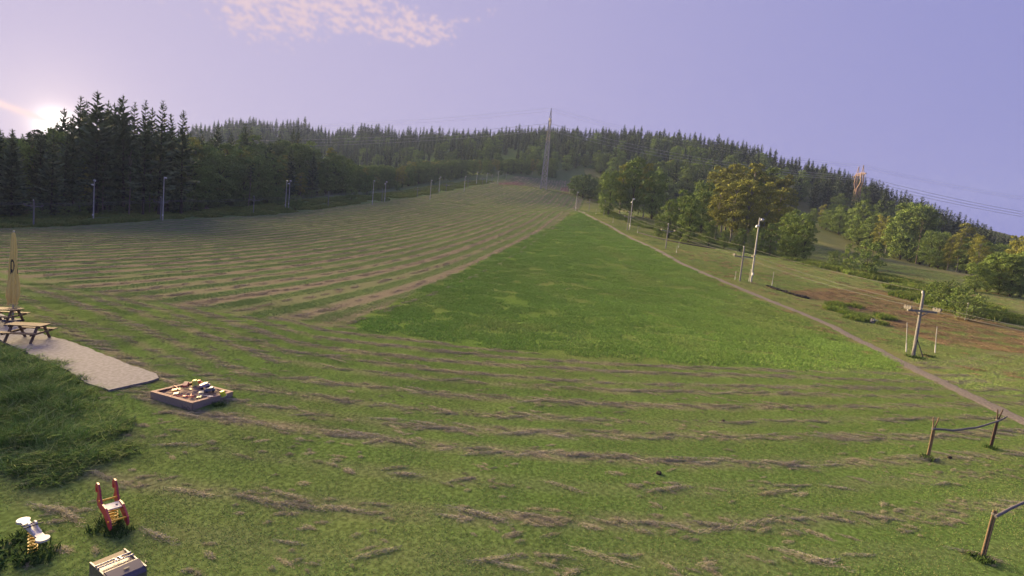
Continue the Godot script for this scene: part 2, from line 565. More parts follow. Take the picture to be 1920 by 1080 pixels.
func ground_color(x: float, d: float) -> Color:
	var w := nz2.get_noise_2d(x * 0.9, d * 0.9)
	var w2 := nz.get_noise_2d(x * 0.6 + 90.0, d * 0.6)
	var green := Color(0.150, 0.245, 0.07)
	var straw := Color(0.30, 0.265, 0.19)
	var c := green.lerp(Color(0.194, 0.26, 0.09), clampf(0.35 + w * 0.8 + w2 * 0.5, 0.0, 1.0))
	if d < -5.0 or d > 420.0: return c
	if inside("wedge", x, d):
		return Color(0.155, 0.255, 0.065).lerp(Color(0.20, 0.27, 0.085), clampf(0.4 + w + w2, 0.0, 1.0))
	if inside("pad", x, d): return Color(0.16, 0.12, 0.09)
	if inside("redsoil", x, d) or inside("redsoil2", x, d): return Color(0.30, 0.19, 0.15)
	if inside("brown", x, d):
		return Color(0.32, 0.235, 0.12).lerp(green, clampf(0.2 + w * 1.4, 0.0, 0.8))
	var h := hay_at(x, d)
	if x > edge_x(d) + 1.0 and d > 35.0:             # beyond the path
		c = Color(0.20, 0.265, 0.085).lerp(Color(0.33, 0.34, 0.14), clampf(0.3 + w2 * 1.1 + (0.5 if x > 78.0 else 0.0), 0.0, 1.0))
		var s := 0.5 + 0.5 * cos((d * 0.55 + x * 0.18 + w * 1.2) * 1.9)
		if x < 90.0: c = c.lerp(Color(0.29, 0.25, 0.125), smoothstep(0.6, 1.0, s) * 0.4)
	if d > 34.0 and x < edge_x(d):                   # the rows: paler aftermath between darker bands of hay
		return Color(0.20, 0.275, 0.11).lerp(Color(0.30, 0.26, 0.195), h)
	return c.lerp(straw, h * 0.9)

func grid_steps(stops: Array) -> PackedFloat64Array:      # [from, to, step at from, step at to] runs
	var o := PackedFloat64Array()
	for s in stops:
		var x: float = s[0]
		while x < s[1] - 0.001:
			o.append(x)
			x += lerpf(s[2], s[3], (x - s[0]) / (s[1] - s[0]))
	o.append(stops[-1][1])
	return o

func make_ground() -> void:
	zone_setup()
	var xs := grid_steps([[-620.0, -130.0, 24.0, 3.0], [-130.0, -100.0, 1.6, 0.7], [-100.0, -40.0, 0.7, 0.5], [-40.0, 40.0, 0.45, 0.45], [40.0, 130.0, 0.6, 2.5], [130.0, 620.0, 3.0, 24.0]])
	var ds := grid_steps([[-50.0, 4.0, 12.0, 1.0], [4.0, 45.0, 0.35, 0.5], [45.0, 160.0, 0.5, 1.6], [160.0, 400.0, 1.6, 2.2], [400.0, 960.0, 3.0, 25.0]])
	var nx := xs.size(); var nd := ds.size()
	var v := PackedVector3Array(); var n := PackedVector3Array(); var c := PackedColorArray(); var ix := PackedInt32Array()
	v.resize(nx * nd); n.resize(nx * nd); c.resize(nx * nd)
	var k := 0
	for j in nd:
		for i in nx:
			v[k] = Vector3(xs[i], gnd(xs[i], ds[j]), -ds[j])
			c[k] = ground_color(xs[i], ds[j])
			k += 1
	k = 0
	for j in nd:
		for i in nx:
			var i0 := maxi(i - 1, 0); var i1 := mini(i + 1, nx - 1)
			var j0 := maxi(j - 1, 0); var j1 := mini(j + 1, nd - 1)
			var dx := v[j * nx + i1] - v[j * nx + i0]
			var dd := v[j1 * nx + i] - v[j0 * nx + i]
			n[k] = dx.cross(dd).normalized()
			k += 1
	ix.resize((nx - 1) * (nd - 1) * 6)
	k = 0
	for j in nd - 1:
		for i in nx - 1:
			var a := j * nx + i
			ix[k] = a; ix[k + 1] = a + nx; ix[k + 2] = a + 1
			ix[k + 3] = a + 1; ix[k + 4] = a + nx; ix[k + 5] = a + nx + 1
			k += 6
	var arr := []
	arr.resize(Mesh.ARRAY_MAX)
	arr[Mesh.ARRAY_VERTEX] = v; arr[Mesh.ARRAY_NORMAL] = n; arr[Mesh.ARRAY_COLOR] = c; arr[Mesh.ARRAY_INDEX] = ix
	var am := ArrayMesh.new()
	am.add_surface_from_arrays(Mesh.PRIMITIVE_TRIANGLES, arr)
	am.surface_set_material(0, M.ground)
	tag(top("ground", am, "structure"), "mown grass slope striped with rows of drying hay", "ground")
	make_path()
	make_pad()

func make_path() -> void:
	# resample the trodden line finely and lay a ragged strip a little above the grass
	var line := []
	for i in path_line.size() - 1:
		var a := path_line[i]; var b := path_line[i + 1]
		var m := maxi(2, int(a.distance_to(b) / 0.5))
		for k in m:
			line.append(a.lerp(b, float(k) / m))
	line.append(path_line[-1])
	# smooth the corners
	for it in 6:
		var s := line.duplicate()
		for i in range(1, line.size() - 1):
			s[i] = (line[i - 1] + line[i] * 2.0 + line[i + 1]) * 0.25
		line = s
	var mb := MB.new()
	var prev := []
	for i in line.size():
		var t: Vector2 = (line[mini(i + 1, line.size() - 1)] - line[maxi(i - 1, 0)]).normalized()
		var s := Vector2(-t.y, t.x)
		var wl := 0.55 + 0.22 * nz2.get_noise_1d(i * 2.4) + 0.12 * nz2.get_noise_1d(i * 13.0)
		var wr := 0.55 + 0.22 * nz2.get_noise_1d(i * 2.4 + 500.0) + 0.12 * nz2.get_noise_1d(i * 13.0 + 99.0)
		var row := []
		for q in [-wl, -wl * 0.6, 0.0, wr * 0.6, wr]:
			var p: Vector2 = line[i] + s * q
			row.append(on(p.x, p.y, 0.035 - (0.02 if absf(q) > 0.45 else 0.0)))
		if i > 0:
			for q in 4:
				mb.quad(prev[q], prev[q + 1], row[q + 1], row[q])
		prev = row
	tag(top("path", mb.mesh(M.dirt), "structure"), "narrow trodden dirt path running down beside the ski lift", "path")

func make_pad() -> void:
	# a cast slab with a broken edge: an outline with small notches, a top and a low rim
	var o := PackedVector2Array()
	var z: PackedVector2Array = Z.pad
	for i in z.size():
		var a := z[i]; var b := z[(i + 1) % z.size()]
		var m := maxi(1, int(a.distance_to(b) / 0.22))
		for k in m:
			var p := a.lerp(b, float(k) / m)
			o.append(p + Vector2(nz2.get_noise_2d(p.x * 9.0, p.y * 9.0), nz2.get_noise_2d(p.x * 9.0 + 70.0, p.y * 9.0)) * 0.08)
	var f := Geometry2D.triangulate_polygon(o)
	var mb := MB.new()
	for i in range(0, f.size(), 3):
		var p := o[f[i]]; var q := o[f[i + 1]]; var r := o[f[i + 2]]
		if (q - p).cross(r - p) > 0.0:
			var t := q; q = r; r = t
		mb.tri(on(p.x, p.y, 0.07), on(r.x, r.y, 0.07), on(q.x, q.y, 0.07))
		for k in 3: mb.n[mb.n.size() - 1 - k] = Vector3(0, 1, 0) if mb.n[mb.n.size() - 1 - k].y > 0.0 else Vector3(0, -1, 0)
	for i in o.size():
		var p := o[i]; var q := o[(i + 1) % o.size()]
		mb.quad(on(p.x, p.y, 0.07), on(q.x, q.y, 0.07), on(q.x, q.y, -0.1), on(p.x, p.y, -0.1))
	tag(top("pavement", mb.mesh(M.concrete), "structure"), "pale concrete slab with crumbled edges under the picnic tables", "pavement")

# ------------------------------------------------------------------ grass, hay, weeds
func blade_patch(size: float, count: int, h0: float, h1: float, wid: float, cols: Array, lean: float, m: Material) -> ArrayMesh:
	var mb := MB.new()
	for i in count:
		var x := rng.randf_range(-0.5, 0.5) * size
		var z := rng.randf_range(-0.5, 0.5) * size
		var h := rng.randf_range(h0, h1)
		var a := rng.randf() * TAU
		var b := rng.randf() * TAU
		var s := Vector3(cos(a), 0, sin(a)) * wid * rng.randf_range(0.6, 1.3) * 0.5
		var l := Vector3(cos(b), 0, sin(b)) * h * lean * rng.randf_range(0.2, 1.2)
		var p := Vector3(x, -0.02, z)
		var c: Color = cols[rng.randi() % cols.size()]
		mb.col = c * rng.randf_range(0.75, 1.25)
		var mid := p + l * 0.35 + Vector3(0, h * 0.6, 0)
		mb.quad(p - s, p + s, mid + s * 0.7, mid - s * 0.7)
		mb.tri(mid - s * 0.7, mid + s * 0.7, p + l + Vector3(0, h * (1.0 - 0.25 * lean), 0))
	return mb.mesh(m)

func straw_patch(lx: float, lz: float, count: int, h: float, len0: float, len1: float, wid: float, cols: Array) -> ArrayMesh:
	var mb := MB.new()
	for i in count:
		var x := (rng.randf() + rng.randf() - 1.0) * 0.5 * lx
		var z := (rng.randf() + rng.randf() - 1.0) * 0.5 * lz
		var hump := (1.0 - absf(x) / (lx * 0.5)) * (1.0 - absf(z) / (lz * 0.5))
		var y := rng.randf() * h * (0.25 + hump) + 0.01
		var a := rng.randf() * TAU
		var l := rng.randf_range(len0, len1)
		var d := Vector3(cos(a), rng.randf_range(-0.35, 0.45), sin(a)).normalized() * l * 0.5
		var s := Vector3(-sin(a), rng.randf_range(-0.5, 0.5), cos(a)).normalized() * wid * 0.5
		var p := Vector3(x, y, z)
		mb.col = cols[rng.randi() % cols.size()] * rng.randf_range(0.7, 1.2)
		mb.quad(p - d - s, p - d + s, p + d + s, p + d - s)
	return mb.mesh(M.hay)

func ground_basis(x: float, d: float, turn: float, s := Vector3.ONE) -> Basis:
	var e := 0.6
	var nn := Vector3(gnd(x - e, d) - gnd(x + e, d), 2.0 * e, -(gnd(x, d - e) - gnd(x, d + e))).normalized()
	var f := Vector3(sin(turn), 0, cos(turn))
	var xx := nn.cross(f).normalized()
	return Basis(xx * s.x, nn * s.y, xx.cross(nn) * s.z)

func free_of_things(x: float, d: float) -> bool:
	if inside("pad", x, d): return false
	for i in path_line.size() - 1:
		if d < 60.0:
			var q := Geometry2D.get_closest_point_to_segment(Vector2(x, d), path_line[i], path_line[i + 1])
			if q.distance_to(Vector2(x, d)) < 0.9: return false
	return true

func near_path(x: float, d: float, w: float) -> bool:
	for i in path_line.size() - 1:
		var q := Geometry2D.get_closest_point_to_segment(Vector2(x, d), path_line[i], path_line[i + 1])
		if q.distance_squared_to(Vector2(x, d)) < w * w: return true
	return false

func in_frame(x: float, d: float) -> bool:
	return absf(x) < d * 1.10 + 3.0

func make_grass() -> void:
	var greens := [Color(0.176, 0.31, 0.085), Color(0.202, 0.33, 0.095), Color(0.145, 0.26, 0.07), Color(0.238, 0.325, 0.11), Color(0.320, 0.31, 0.15)]
	var lush := [Color(0.205, 0.355, 0.085), Color(0.24, 0.385, 0.095), Color(0.18, 0.31, 0.075), Color(0.29, 0.385, 0.13)]
	var hays := [Color(0.46, 0.41, 0.30), Color(0.40, 0.35, 0.255), Color(0.54, 0.48, 0.35), Color(0.33, 0.29, 0.205), Color(0.33, 0.36, 0.16)]
	# short stubble close to the camera, patch beside patch
	for k in 3:
		var xf := []; var cs := []
		var ms := blade_patch(1.25, 900, 0.015, 0.055, 0.014, greens, 1.1, M.blade)
		var d := 6.0
		while d < 40.0:
			var x := -d * 1.1 - 3.0
			while x < d * 1.1 + 3.0:
				var px := x + rng.randf_range(-0.3, 0.3); var pd := d + rng.randf_range(-0.3, 0.3)
				if rng.randi() % 3 == k and free_of_things(px, pd) and not inside("wedge", px, pd) and rng.randf() > hay_at(px, pd) * 0.5:
					xf.append(Transform3D(ground_basis(px, pd, rng.randf() * TAU), on(px, pd)))
					var t := rng.randf_range(0.94, 1.06) + nz.get_noise_2d(px * 2.0, pd * 2.0) * 0.3
					cs.append(Color(t * rng.randf_range(0.97, 1.05), t, t))
				x += 0.62
			d += 0.62
		multi("short_grass", "short mown grass stubble across the foot of the slope", "grass", ms, xf, cs)
	# the uncut wedge
	for k in 3:
		var xf := []; var cs := []
		var ms := blade_patch(1.9, 800, 0.06, 0.17, 0.024, lush, 0.9, M.blade)
		var d := 30.0
		while d < 280.0:
			var st := 1.2 + d * 0.004
			var x := -14.0
			while x < 40.0:
				var px := x + rng.randf_range(-0.5, 0.5); var pd := d + rng.randf_range(-0.5, 0.5)
				if rng.randi() % 3 == k and inside("wedge", px, pd) and inside("wedge", px - 0.75, pd) and inside("wedge", px + 0.3, pd) and inside("wedge", px, pd - 0.75) and not near_path(px, pd, 1.2):
					var s := 1.0 + d * 0.0035
					xf.append(Transform3D(ground_basis(px, pd, rng.randf() * TAU, Vector3(s, rng.randf_range(0.9, 1.1), s)), on(px, pd)))
					var dry := clampf(nz.get_noise_2d(px * 2.2, pd * 0.9) * 1.0 - 0.25 + (0.3 if px > 16.0 and pd > 50.0 and pd < 110.0 else 0.0), 0.0, 0.35)
					var t := rng.randf_range(0.97, 1.03) + nz2.get_noise_2d(px, pd) * 0.16
					cs.append(Color(t * (1.0 + dry * 0.5), t * (1.0 + dry * 0.08), t * (1.0 + dry * 0.5)))
				x += st
			d += st
		multi("meadow_grass", "uncut bright green meadow grass left standing beside the path", "grass", ms, xf, cs)
	# hay: on the rows, thick where the rows are thick, loose clumps at the front
	for k in 4:
		var xf := []; var cs := []
		var ms := straw_patch(1.5, 1.1, 230, 0.10, 0.10, 0.30, 0.014, hays) if k < 2 else straw_patch(0.75, 0.55, 170, 0.09, 0.05, 0.16, 0.009, hays)
		if k < 2:
			for q in int(ROWS):
				var d := 31.0
				while d < 386.0:
					d += (1.0 + d * 0.006) * rng.randf_range(0.7, 1.3)
					var px := row_x(q + 0.0, d) + rng.randf_range(-0.4, 0.4)
					if rng.randi() % 2 != k or not in_frame(px, d) or d < front_limit(px): continue
					if rng.randf() > 0.35 + hay_at(px, d): continue
					var s := (0.9 + d * 0.004) * rng.randf_range(0.7, 1.2)
					var turn := atan2(row_x(q + 0.0, d + 3.0) - px, -3.0) + rng.randf_range(-0.3, 0.3)
					xf.append(Transform3D(ground_basis(px, d, turn + PI * 0.5, Vector3(s * 1.4, rng.randf_range(0.5, 1.1), s * 0.55)), on(px, d)))
					var t := 0.80 + 0.10 * sin(q * 1.7) + rng.randf_range(-0.04, 0.04)
					cs.append(Color(t, t * 0.96, t))
			for q in 13:
				var x := -34.0
				while x < 34.0:
					x += rng.randf_range(0.28, 0.6)
					var d := front_d(11.0 + q * 1.75, x) + rng.randfn(0.0, 0.16)
					if d < 8.0 or d > front_limit(x) + 1.0 or rng.randi() % 2 != k or not in_frame(x, d): continue
					if not free_of_things(x, d) or inside("wedge", x, d) or inside("weeds", x, d): continue
					if rng.randf() > hay_at(x, d) * 1.1: continue
					var s := rng.randf_range(0.3, 0.7)
					xf.append(Transform3D(ground_basis(x, d, rng.randf_range(-0.5, 0.5), Vector3(s * 1.7, rng.randf_range(0.35, 0.8), s * 0.36)), on(x, d)))
					var t := rng.randf_range(1.0, 1.3)
					cs.append(Color(t, t, t * rng.randf_range(0.95, 1.05)))
		else:
			for i in 7000:
				var pd := rng.randf_range(6.5, 31.0)
				var px := rng.randf_range(-1.05, 1.05) * pd
				if inside("wedge", px, pd) or not free_of_things(px, pd) or inside("weeds", px, pd): continue
				var p := 0.05 + hay_at(px, pd) * 0.5 + nz.get_noise_2d(px * 5.0, pd * 5.0) * (0.45 if pd < 17.0 else 0.2)
				if rng.randf() > p: continue
				var s := rng.randf_range(0.14, 0.5)
				xf.append(Transform3D(ground_basis(px, pd, rng.randf_range(-0.7, 0.7), Vector3(s * rng.randf_range(0.9, 2.4), rng.randf_range(0.25, 0.7), s * rng.randf_range(0.6, 1.2))), on(px, pd)))
				var t := rng.randf_range(0.7, 1.0)
				cs.append(Color(t, t, t * rng.randf_range(0.92, 1.05)))
		multi("hay", "grey brown cut hay lying in rows and loose clumps", "hay", ms, xf, cs)
	# tall grass thicket by the slab
	for k in 2:
		var xf := []; var cs := []
		var ms := blade_patch(1.0, 420, 0.35, 0.95, 0.02, [Color(0.13, 0.225, 0.06), Color(0.16, 0.26, 0.075), Color(0.11, 0.185, 0.052), Color(0.23, 0.28, 0.11)], 0.75, M.blade)
		for i in 420:
			var pd := rng.randf_range(9.0, 22.0)
			var px := rng.randf_range(-24.0, -9.0)
			if not inside("weeds", px, pd): continue
			var rim := 9.0
			for e in Z.weeds.size():
				rim = minf(rim, Geometry2D.get_closest_point_to_segment(Vector2(px, pd), Z.weeds[e], Z.weeds[(e + 1) % Z.weeds.size()]).distance_to(Vector2(px, pd)))
			var s := rng.randf_range(0.55, 1.15) * clampf(0.25 + rim * 0.35, 0.25, 1.0) * (1.0 + nz.get_noise_2d(px * 6.0, pd * 6.0) * 0.5)
			xf.append(Transform3D(ground_basis(px, pd, rng.randf() * TAU, Vector3(1, s, 1)), on(px, pd)))
			var t := rng.randf_range(0.75, 1.3)
			cs.append(Color(t, t, t))
		multi("tall_grass", "thick uncut tall grass and weeds beside the concrete slab", "grass", ms, xf, cs)
	# short sward between the hay rows and beyond the path
	var low := blade_patch(2.0, 520, 0.03, 0.10, 0.03, [Color(0.211, 0.33, 0.11), Color(0.246, 0.35, 0.12), Color(0.185, 0.29, 0.09), Color(0.299, 0.345, 0.15)], 1.0, M.blade)
	var lx := []; var lc := []
	for q in int(ROWS) + 1:                          # strips of aftermath between the swaths
		var d := 31.0
		while d < 330.0:
			d += (0.9 + d * 0.006) * rng.randf_range(0.8, 1.2)
			var px := row_x(q + 0.5, d) + rng.randf_range(-0.25, 0.25)
			if not in_frame(px, d) or d < front_limit(px) or px > edge_x(d) - 0.6: continue
			var s := (0.75 + d * 0.0035)
			var turn := atan2(row_x(q + 0.5, d + 3.0) - px, -3.0)
			lx.append(Transform3D(ground_basis(px, d, turn + PI * 0.5, Vector3(s * 1.4, rng.randf_range(0.8, 1.4), s * 0.95)), on(px, d)))
			var t := 1.1 + nz.get_noise_2d(px * 0.8, d * 0.8) * 0.25 + 0.08 * sin(q * 2.9)
			lc.append(Color(t, t, t))
	var ld := 33.0
	while ld < 260.0:
		var st := 1.5 + ld * 0.007
		var xx := edge_x(ld)
		while xx < minf(ld * 1.1, 110.0):
			var px := xx + rng.randf_range(-0.5, 0.5) * st; var pd := ld + rng.randf_range(-0.5, 0.5) * st
			xx += st
			if px < edge_x(pd) or inside("wedge", px, pd) or near_path(px, pd, 1.3): continue
			if inside("brown", px, pd) and rng.randf() < 0.75: continue
			var s := 1.0 + ld * 0.004
			lx.append(Transform3D(ground_basis(px, pd, rng.randf() * TAU, Vector3(s, rng.randf_range(0.8, 1.4), s)), on(px, pd)))
			var t := 1.0 + nz.get_noise_2d(px * 2.0, pd * 2.0) * 0.3
			lc.append(Color(t, t, t))
		ld += st
	multi("sward", "short green aftermath between the hay rows and beyond the path", "grass", low, lx, lc)
	# weeds and rough grass on the far sides: along the lift, below the hedges
	var wm := blade_patch(2.2, 520, 0.25, 0.85, 0.05, [Color(0.12, 0.20, 0.045), Color(0.16, 0.235, 0.055), Color(0.22, 0.25, 0.075)], 0.8, M.blade)
	var xf := []; var cs := []
	for i in 5200:
		var pd := 60.0 + pow(rng.randf(), 1.3) * 290.0
		var px := left_x(pd) + rng.randf_range(-22.0, 1.0)
		if nz.get_noise_2d(px * 1.6, pd * 1.6) < -0.08: continue
		var s := rng.randf_range(0.5, 1.5)
		xf.append(Transform3D(ground_basis(px, pd, rng.randf() * TAU, Vector3(s * 1.2, s * 0.8, s * 1.2)), on(px, pd)))
		var t := rng.randf_range(0.8, 1.25)
		cs.append(Color(t * rng.randf_range(0.95, 1.2), t, t))
	multi("rough_grass", "rough weedy grass growing along the forest edge under the lift", "grass", wm, xf, cs)
	xf = []; cs = []
	var strips := [[[1240, 432], [1330, 452], [1420, 468], [1500, 490], [1600, 512], [1700, 530]], [[1690, 552], [1760, 572], [1830, 588], [1920, 604]], [[1700, 540], [1780, 556], [1850, 580]], [[1130, 396], [1200, 420], [1260, 436]]]
	for st in strips:
		for i in st.size() - 1:
			for k in 46:
				var t := rng.randf()
				var p := hit(lerpf(st[i][0], st[i + 1][0], t), lerpf(st[i][1], st[i + 1][1], t) + rng.randf_range(-4.0, 4.0))
				var px := p.x + rng.randfn(0.0, 1.0); var pd := -p.z + rng.randfn(0.0, 1.2)
				var s := rng.randf_range(0.6, 1.5)
				xf.append(Transform3D(ground_basis(px, pd, rng.randf() * TAU, Vector3(s, s, s)), on(px, pd)))
				var q := rng.randf_range(0.75, 1.25)
				cs.append(Color(q, q, q))
	for i in 260:
		var px := rng.randf_range(30.0, 60.0); var pd := rng.randf_range(45.0, 75.0)
		if inside("rightweeds", px, pd):
			xf.append(Transform3D(ground_basis(px, pd, rng.randf() * TAU, Vector3(0.8, 0.9, 0.8)), on(px, pd)))
			cs.append(Color(1.0, 1.05, 1.0))
	multi("tall_weeds", "tall green weeds in strips beyond the trodden path", "weeds", wm, xf, cs)
	# the cut ground beyond the path keeps a thin straw cover
	xf = []; cs = []
	var sm := straw_patch(1.8, 1.4, 200, 0.07, 0.10, 0.30, 0.018, [Color(0.33, 0.23, 0.14), Color(0.27, 0.19, 0.12), Color(0.38, 0.29, 0.17), Color(0.2, 0.19, 0.08)])
	for i in 3400:
		var pd := rng.randf_range(36.0, 120.0); var px := rng.randf_range(30.0, 92.0)
		var b := inside("brown", px, pd)
		if px < edge_x(pd) + 4.0 or near_path(px, pd, 1.3): continue
		if b or rng.randf() < 0.16 + nz.get_noise_2d(px * 2.0, pd * 4.0) * 0.35:
			var s := rng.randf_range(0.6, 1.2)
			xf.append(Transform3D(ground_basis(px, pd, rng.randf() * TAU, Vector3(s, 1.0, s)), on(px, pd)))
			var t := rng.randf_range(0.8, 1.2)
			cs.append(Color(t, t, t))
	multi("straw", "brown dry straw scattered on the cut ground by the lift", "straw", sm, xf, cs)

# ------------------------------------------------------------------ trees
var KIND := {}       # name -> list of [trunk mesh, crown mesh, height]

func spruce_meshes(sd: int, h: float, rmax: float, bare: float, dense: float) -> Array:
	rng.seed = sd
	var tr := MB.new()
	var pts := []; var rad := []
	for i in 7:
		var t := i / 6.0
		pts.append(Vector3(sin(t * 3.0 + sd) * 0.12, h * t * 0.985, cos(t * 2.0 + sd) * 0.12))
		rad.append(lerpf(h * 0.0125, 0.02, t))
	tr.tube(pts, rad, 7)
	for i in 14:                                   # dead stubs below the crown
		var y := rng.randf_range(0.08, maxf(bare, 0.1)) * h
		var a := rng.randf() * TAU
		tr.tube([Vector3(0, y, 0), Vector3(cos(a), -0.15, sin(a)) * rng.randf_range(0.5, 1.4) + Vector3(0, y, 0)], [0.035, 0.01], 4, false)
	var cr := MB.new()
	var y := bare * h
	while y < h * 0.985:
		var t := (y / h - bare) / (1.0 - bare)
		var r := rmax * pow(1.0 - t, 0.82) * (0.55 + 0.45 * smoothstep(0.0, 0.14, t)) + 0.12
		var nb := int(lerpf(8.0, 4.0, t) * dense)
		var off := rng.randf() * TAU
		for k in nb:
			if rng.randf() < 0.07: continue
			var a := off + TAU * k / nb + rng.randf_range(-0.3, 0.3)
			var l := r * rng.randf_range(0.62, 1.15)
			var droop := lerpf(-0.42, 0.55, t) + rng.randf_range(-0.12, 0.12)
			var dir := Vector3(cos(a), 0, sin(a))
			var side := Vector3(-sin(a), 0, cos(a))
			var yy := y + rng.randf_range(-0.3, 0.3)
			var seg := maxi(3, int(l / 0.42))
			var shade := rng.randf_range(0.75, 1.25)
			var prev := Vector3(0, yy, 0)
			for s in range(1, seg + 1):
				var u := float(s) / seg
				var p := Vector3(0, yy, 0) + dir * l * u + Vector3(0, l * (droop * u + 0.22 * u * u), 0)
				var w := (0.30 + 0.45 * sin(u * 2.6)) * minf(1.0, l * 0.42) * rng.randf_range(0.7, 1.25)
				cr.col = Color(0.125, 0.165, 0.082) * shade * rng.randf_range(0.7, 1.35)
				var dn := Vector3(0, -w * rng.randf_range(0.35, 0.9), 0)
				# needled twigs to both sides, hanging, and one hanging curtain under the branch
				cr.quad(prev, p, p + side * w + dn * 0.7 + dir * 0.15, prev + side * w * 0.7 + dn)
				cr.quad(p, prev, prev - side * w * 0.7 + dn, p - side * w + dn * 0.7 + dir * 0.15)
				if rng.randf() < 0.7:
					cr.quad(prev, p, p + dn * 1.3 + side * rng.randf_range(-0.1, 0.1), prev + dn * 1.6)
				prev = p
			cr.tri(prev + side * 0.12, prev - side * 0.12, prev + dir * 0.35 + Vector3(0, 0.1, 0))
		y += lerpf(0.85, 0.42, t) * rng.randf_range(0.8, 1.2) / sqrt(dense) * h / 24.0
	cr.col = Color(0.125, 0.165, 0.082)
	for k in 4:
		var a := TAU * k / 4.0
		cr.tri(Vector3(cos(a) * 0.14, h * 0.95, sin(a) * 0.14), Vector3(-cos(a) * 0.14, h * 0.95, -sin(a) * 0.14), Vector3(0, h * 1.005, 0))
	return [tr.mesh(M.bark), cr.mesh(M.needle), h]

# leafy crown: lobes carried by limbs, clumps of leaves in each lobe
func leafy_meshes(sd: int, h: float, rx: float, base: float, lobes: int, clumps: int, leaves: int, leaf: float, col: Color, bark: Material, droop := 0.0, stems := 1, peak := 1.0) -> Array:
	rng.seed = sd
	var tr := MB.new()
	var cr := MB.new()
	var mid := h * (base + 1.0) * 0.5
	var ry := h * (1.0 - base) * 0.5
	var centres := []
	for i in lobes:
		var t := (i + 0.5) / lobes
		var yy := lerpf(-0.88, 0.86, t) + rng.randf_range(-0.08, 0.08)
		var rr := sqrt(maxf(0.04, 1.0 - pow(absf(yy), 2.0 * peak)))
		var a := i * 2.399 + rng.randf_range(-0.4, 0.4)
		var q := rng.randf_range(0.45, 0.80) * rr
		var ctr := Vector3(cos(a) * q * rx, mid + yy * ry, sin(a) * q * rx)
		var sz := rng.randf_range(0.34, 0.55) * lerpf(rx, rx * 0.55, maxf(0.0, yy) * 0.8)
		centres.append([ctr, sz])
	for s in stems:
		var lean := Vector3(rng.randf_range(-1, 1), 0, rng.randf_range(-1, 1)) * (0.15 if stems == 1 else 0.5)
		var pts := []; var rad := []
		for i in 6:
			var t := i / 5.0
			pts.append(lean * t * rx * 0.8 + Vector3(sin(t * 4.0 + s) * 0.12, h * 0.82 * t - 0.15, cos(t * 3.0 + s) * 0.12))
			rad.append(lerpf(h * 0.015, 0.03, t) / sqrt(float(stems)))
		tr.tube(pts, rad, 7)
	for q in centres:
		var ctr: Vector3 = q[0]
		var sy := maxf(base * h * 0.6, ctr.y - q[1] * 1.6 - absf(ctr.x) * 0.5)
		tr.tube([Vector3(0, sy, 0), Vector3(ctr.x * 0.5, lerpf(sy, ctr.y, 0.6), ctr.z * 0.5), ctr], [h * 0.006, h * 0.004, 0.02], 5, false)
	for q in centres:
		var ctr: Vector3 = q[0]
		var sz: float = q[1]
		var lt := rng.randf_range(0.85, 1.15)
		for k in clumps:
			var d := Vector3(rng.randfn(), rng.randfn(), rng.randfn()).normalized()
			if d.y < -0.25: d.y = -d.y * 0.6
			var p := ctr + d * Vector3(sz, sz * 0.85, sz) * (0.55 + 0.52 * sqrt(rng.randf()))
			if p.y < h * 0.02: p.y = h * 0.02 + rng.randf() * 0.5
			var cz := sz * rng.randf_range(0.20, 0.34)
			var tone := lt * rng.randf_range(0.8, 1.2)
			var hue := rng.randf_range(-0.012, 0.012)
			for j in leaves:
				var o := Vector3(rng.randfn(), rng.randfn() * 0.75 - droop * absf(rng.randfn()), rng.randfn()) * cz * 0.62
				var lp := p + o
				var nn := (Vector3(rng.randfn(), rng.randfn() + 0.5, rng.randfn()) + d * 0.6).normalized()
				var xx := nn.cross(Vector3(rng.randfn(), rng.randfn(), rng.randfn())).normalized()
				var yy := nn.cross(xx)
				var w := leaf * rng.randf_range(0.65, 1.3)
				cr.col = Color(col.r + hue, col.g, col.b) * tone * rng.randf_range(0.75, 1.3)
				cr.quad(lp - xx * w * 0.5, lp - yy * w * 0.32, lp + xx * w * 0.55, lp + yy * w * 0.32)
	return [tr.mesh(bark), cr.mesh(M.leaf), h]

func make_kinds() -> void:
	KIND.spruce = []
	for k in 5:
		KIND.spruce.append(spruce_meshes(100 + k, 26.0, [4.6, 5.2, 4.0, 4.8, 3.8][k], [0.06, 0.14, 0.10, 0.04, 0.2][k], [1.0, 0.9, 1.1, 1.0, 0.85][k]))
	KIND.ash = []
	for k in 4:
		KIND.ash.append(leafy_meshes(200 + k, 20.0, [5.6, 6.4, 5.0, 6.0][k], [0.0, 0.03, 0.0, 0.06][k], [24, 27, 22, 25][k], 24, 22, 0.46, Color(0.18, 0.25, 0.07), M.bark))
	KIND.birch = []
	for k in 4:
		KIND.birch.append(leafy_meshes(300 + k, 22.0, [3.6, 4.2, 3.2, 3.8][k], [0.22, 0.16, 0.28, 0.12][k], [20, 22, 18, 22][k], 22, 20, 0.40, Color(0.272, 0.285, 0.07), M.birch, 0.8, 1, 0.8))  # yellow green leaves, with golden sunlight painted into the colour
	KIND.bush = []
	for k in 3:
		KIND.bush.append(leafy_meshes(400 + k, 5.0, [2.6, 2.2, 3.0][k], 0.0, [14, 12, 15][k], 14, 20, 0.22, [Color(0.14, 0.205, 0.06), Color(0.175, 0.24, 0.07), Color(0.15, 0.21, 0.07)][k], M.bark, 0.0, 3))
	KIND.pine = []
	for k in 2:
		KIND.pine.append(leafy_meshes(500 + k, 25.0, 3.2, 0.52, 14, 14, 18, 0.4, Color(0.08, 0.11, 0.042), M.pine))
	rng.seed = 4711

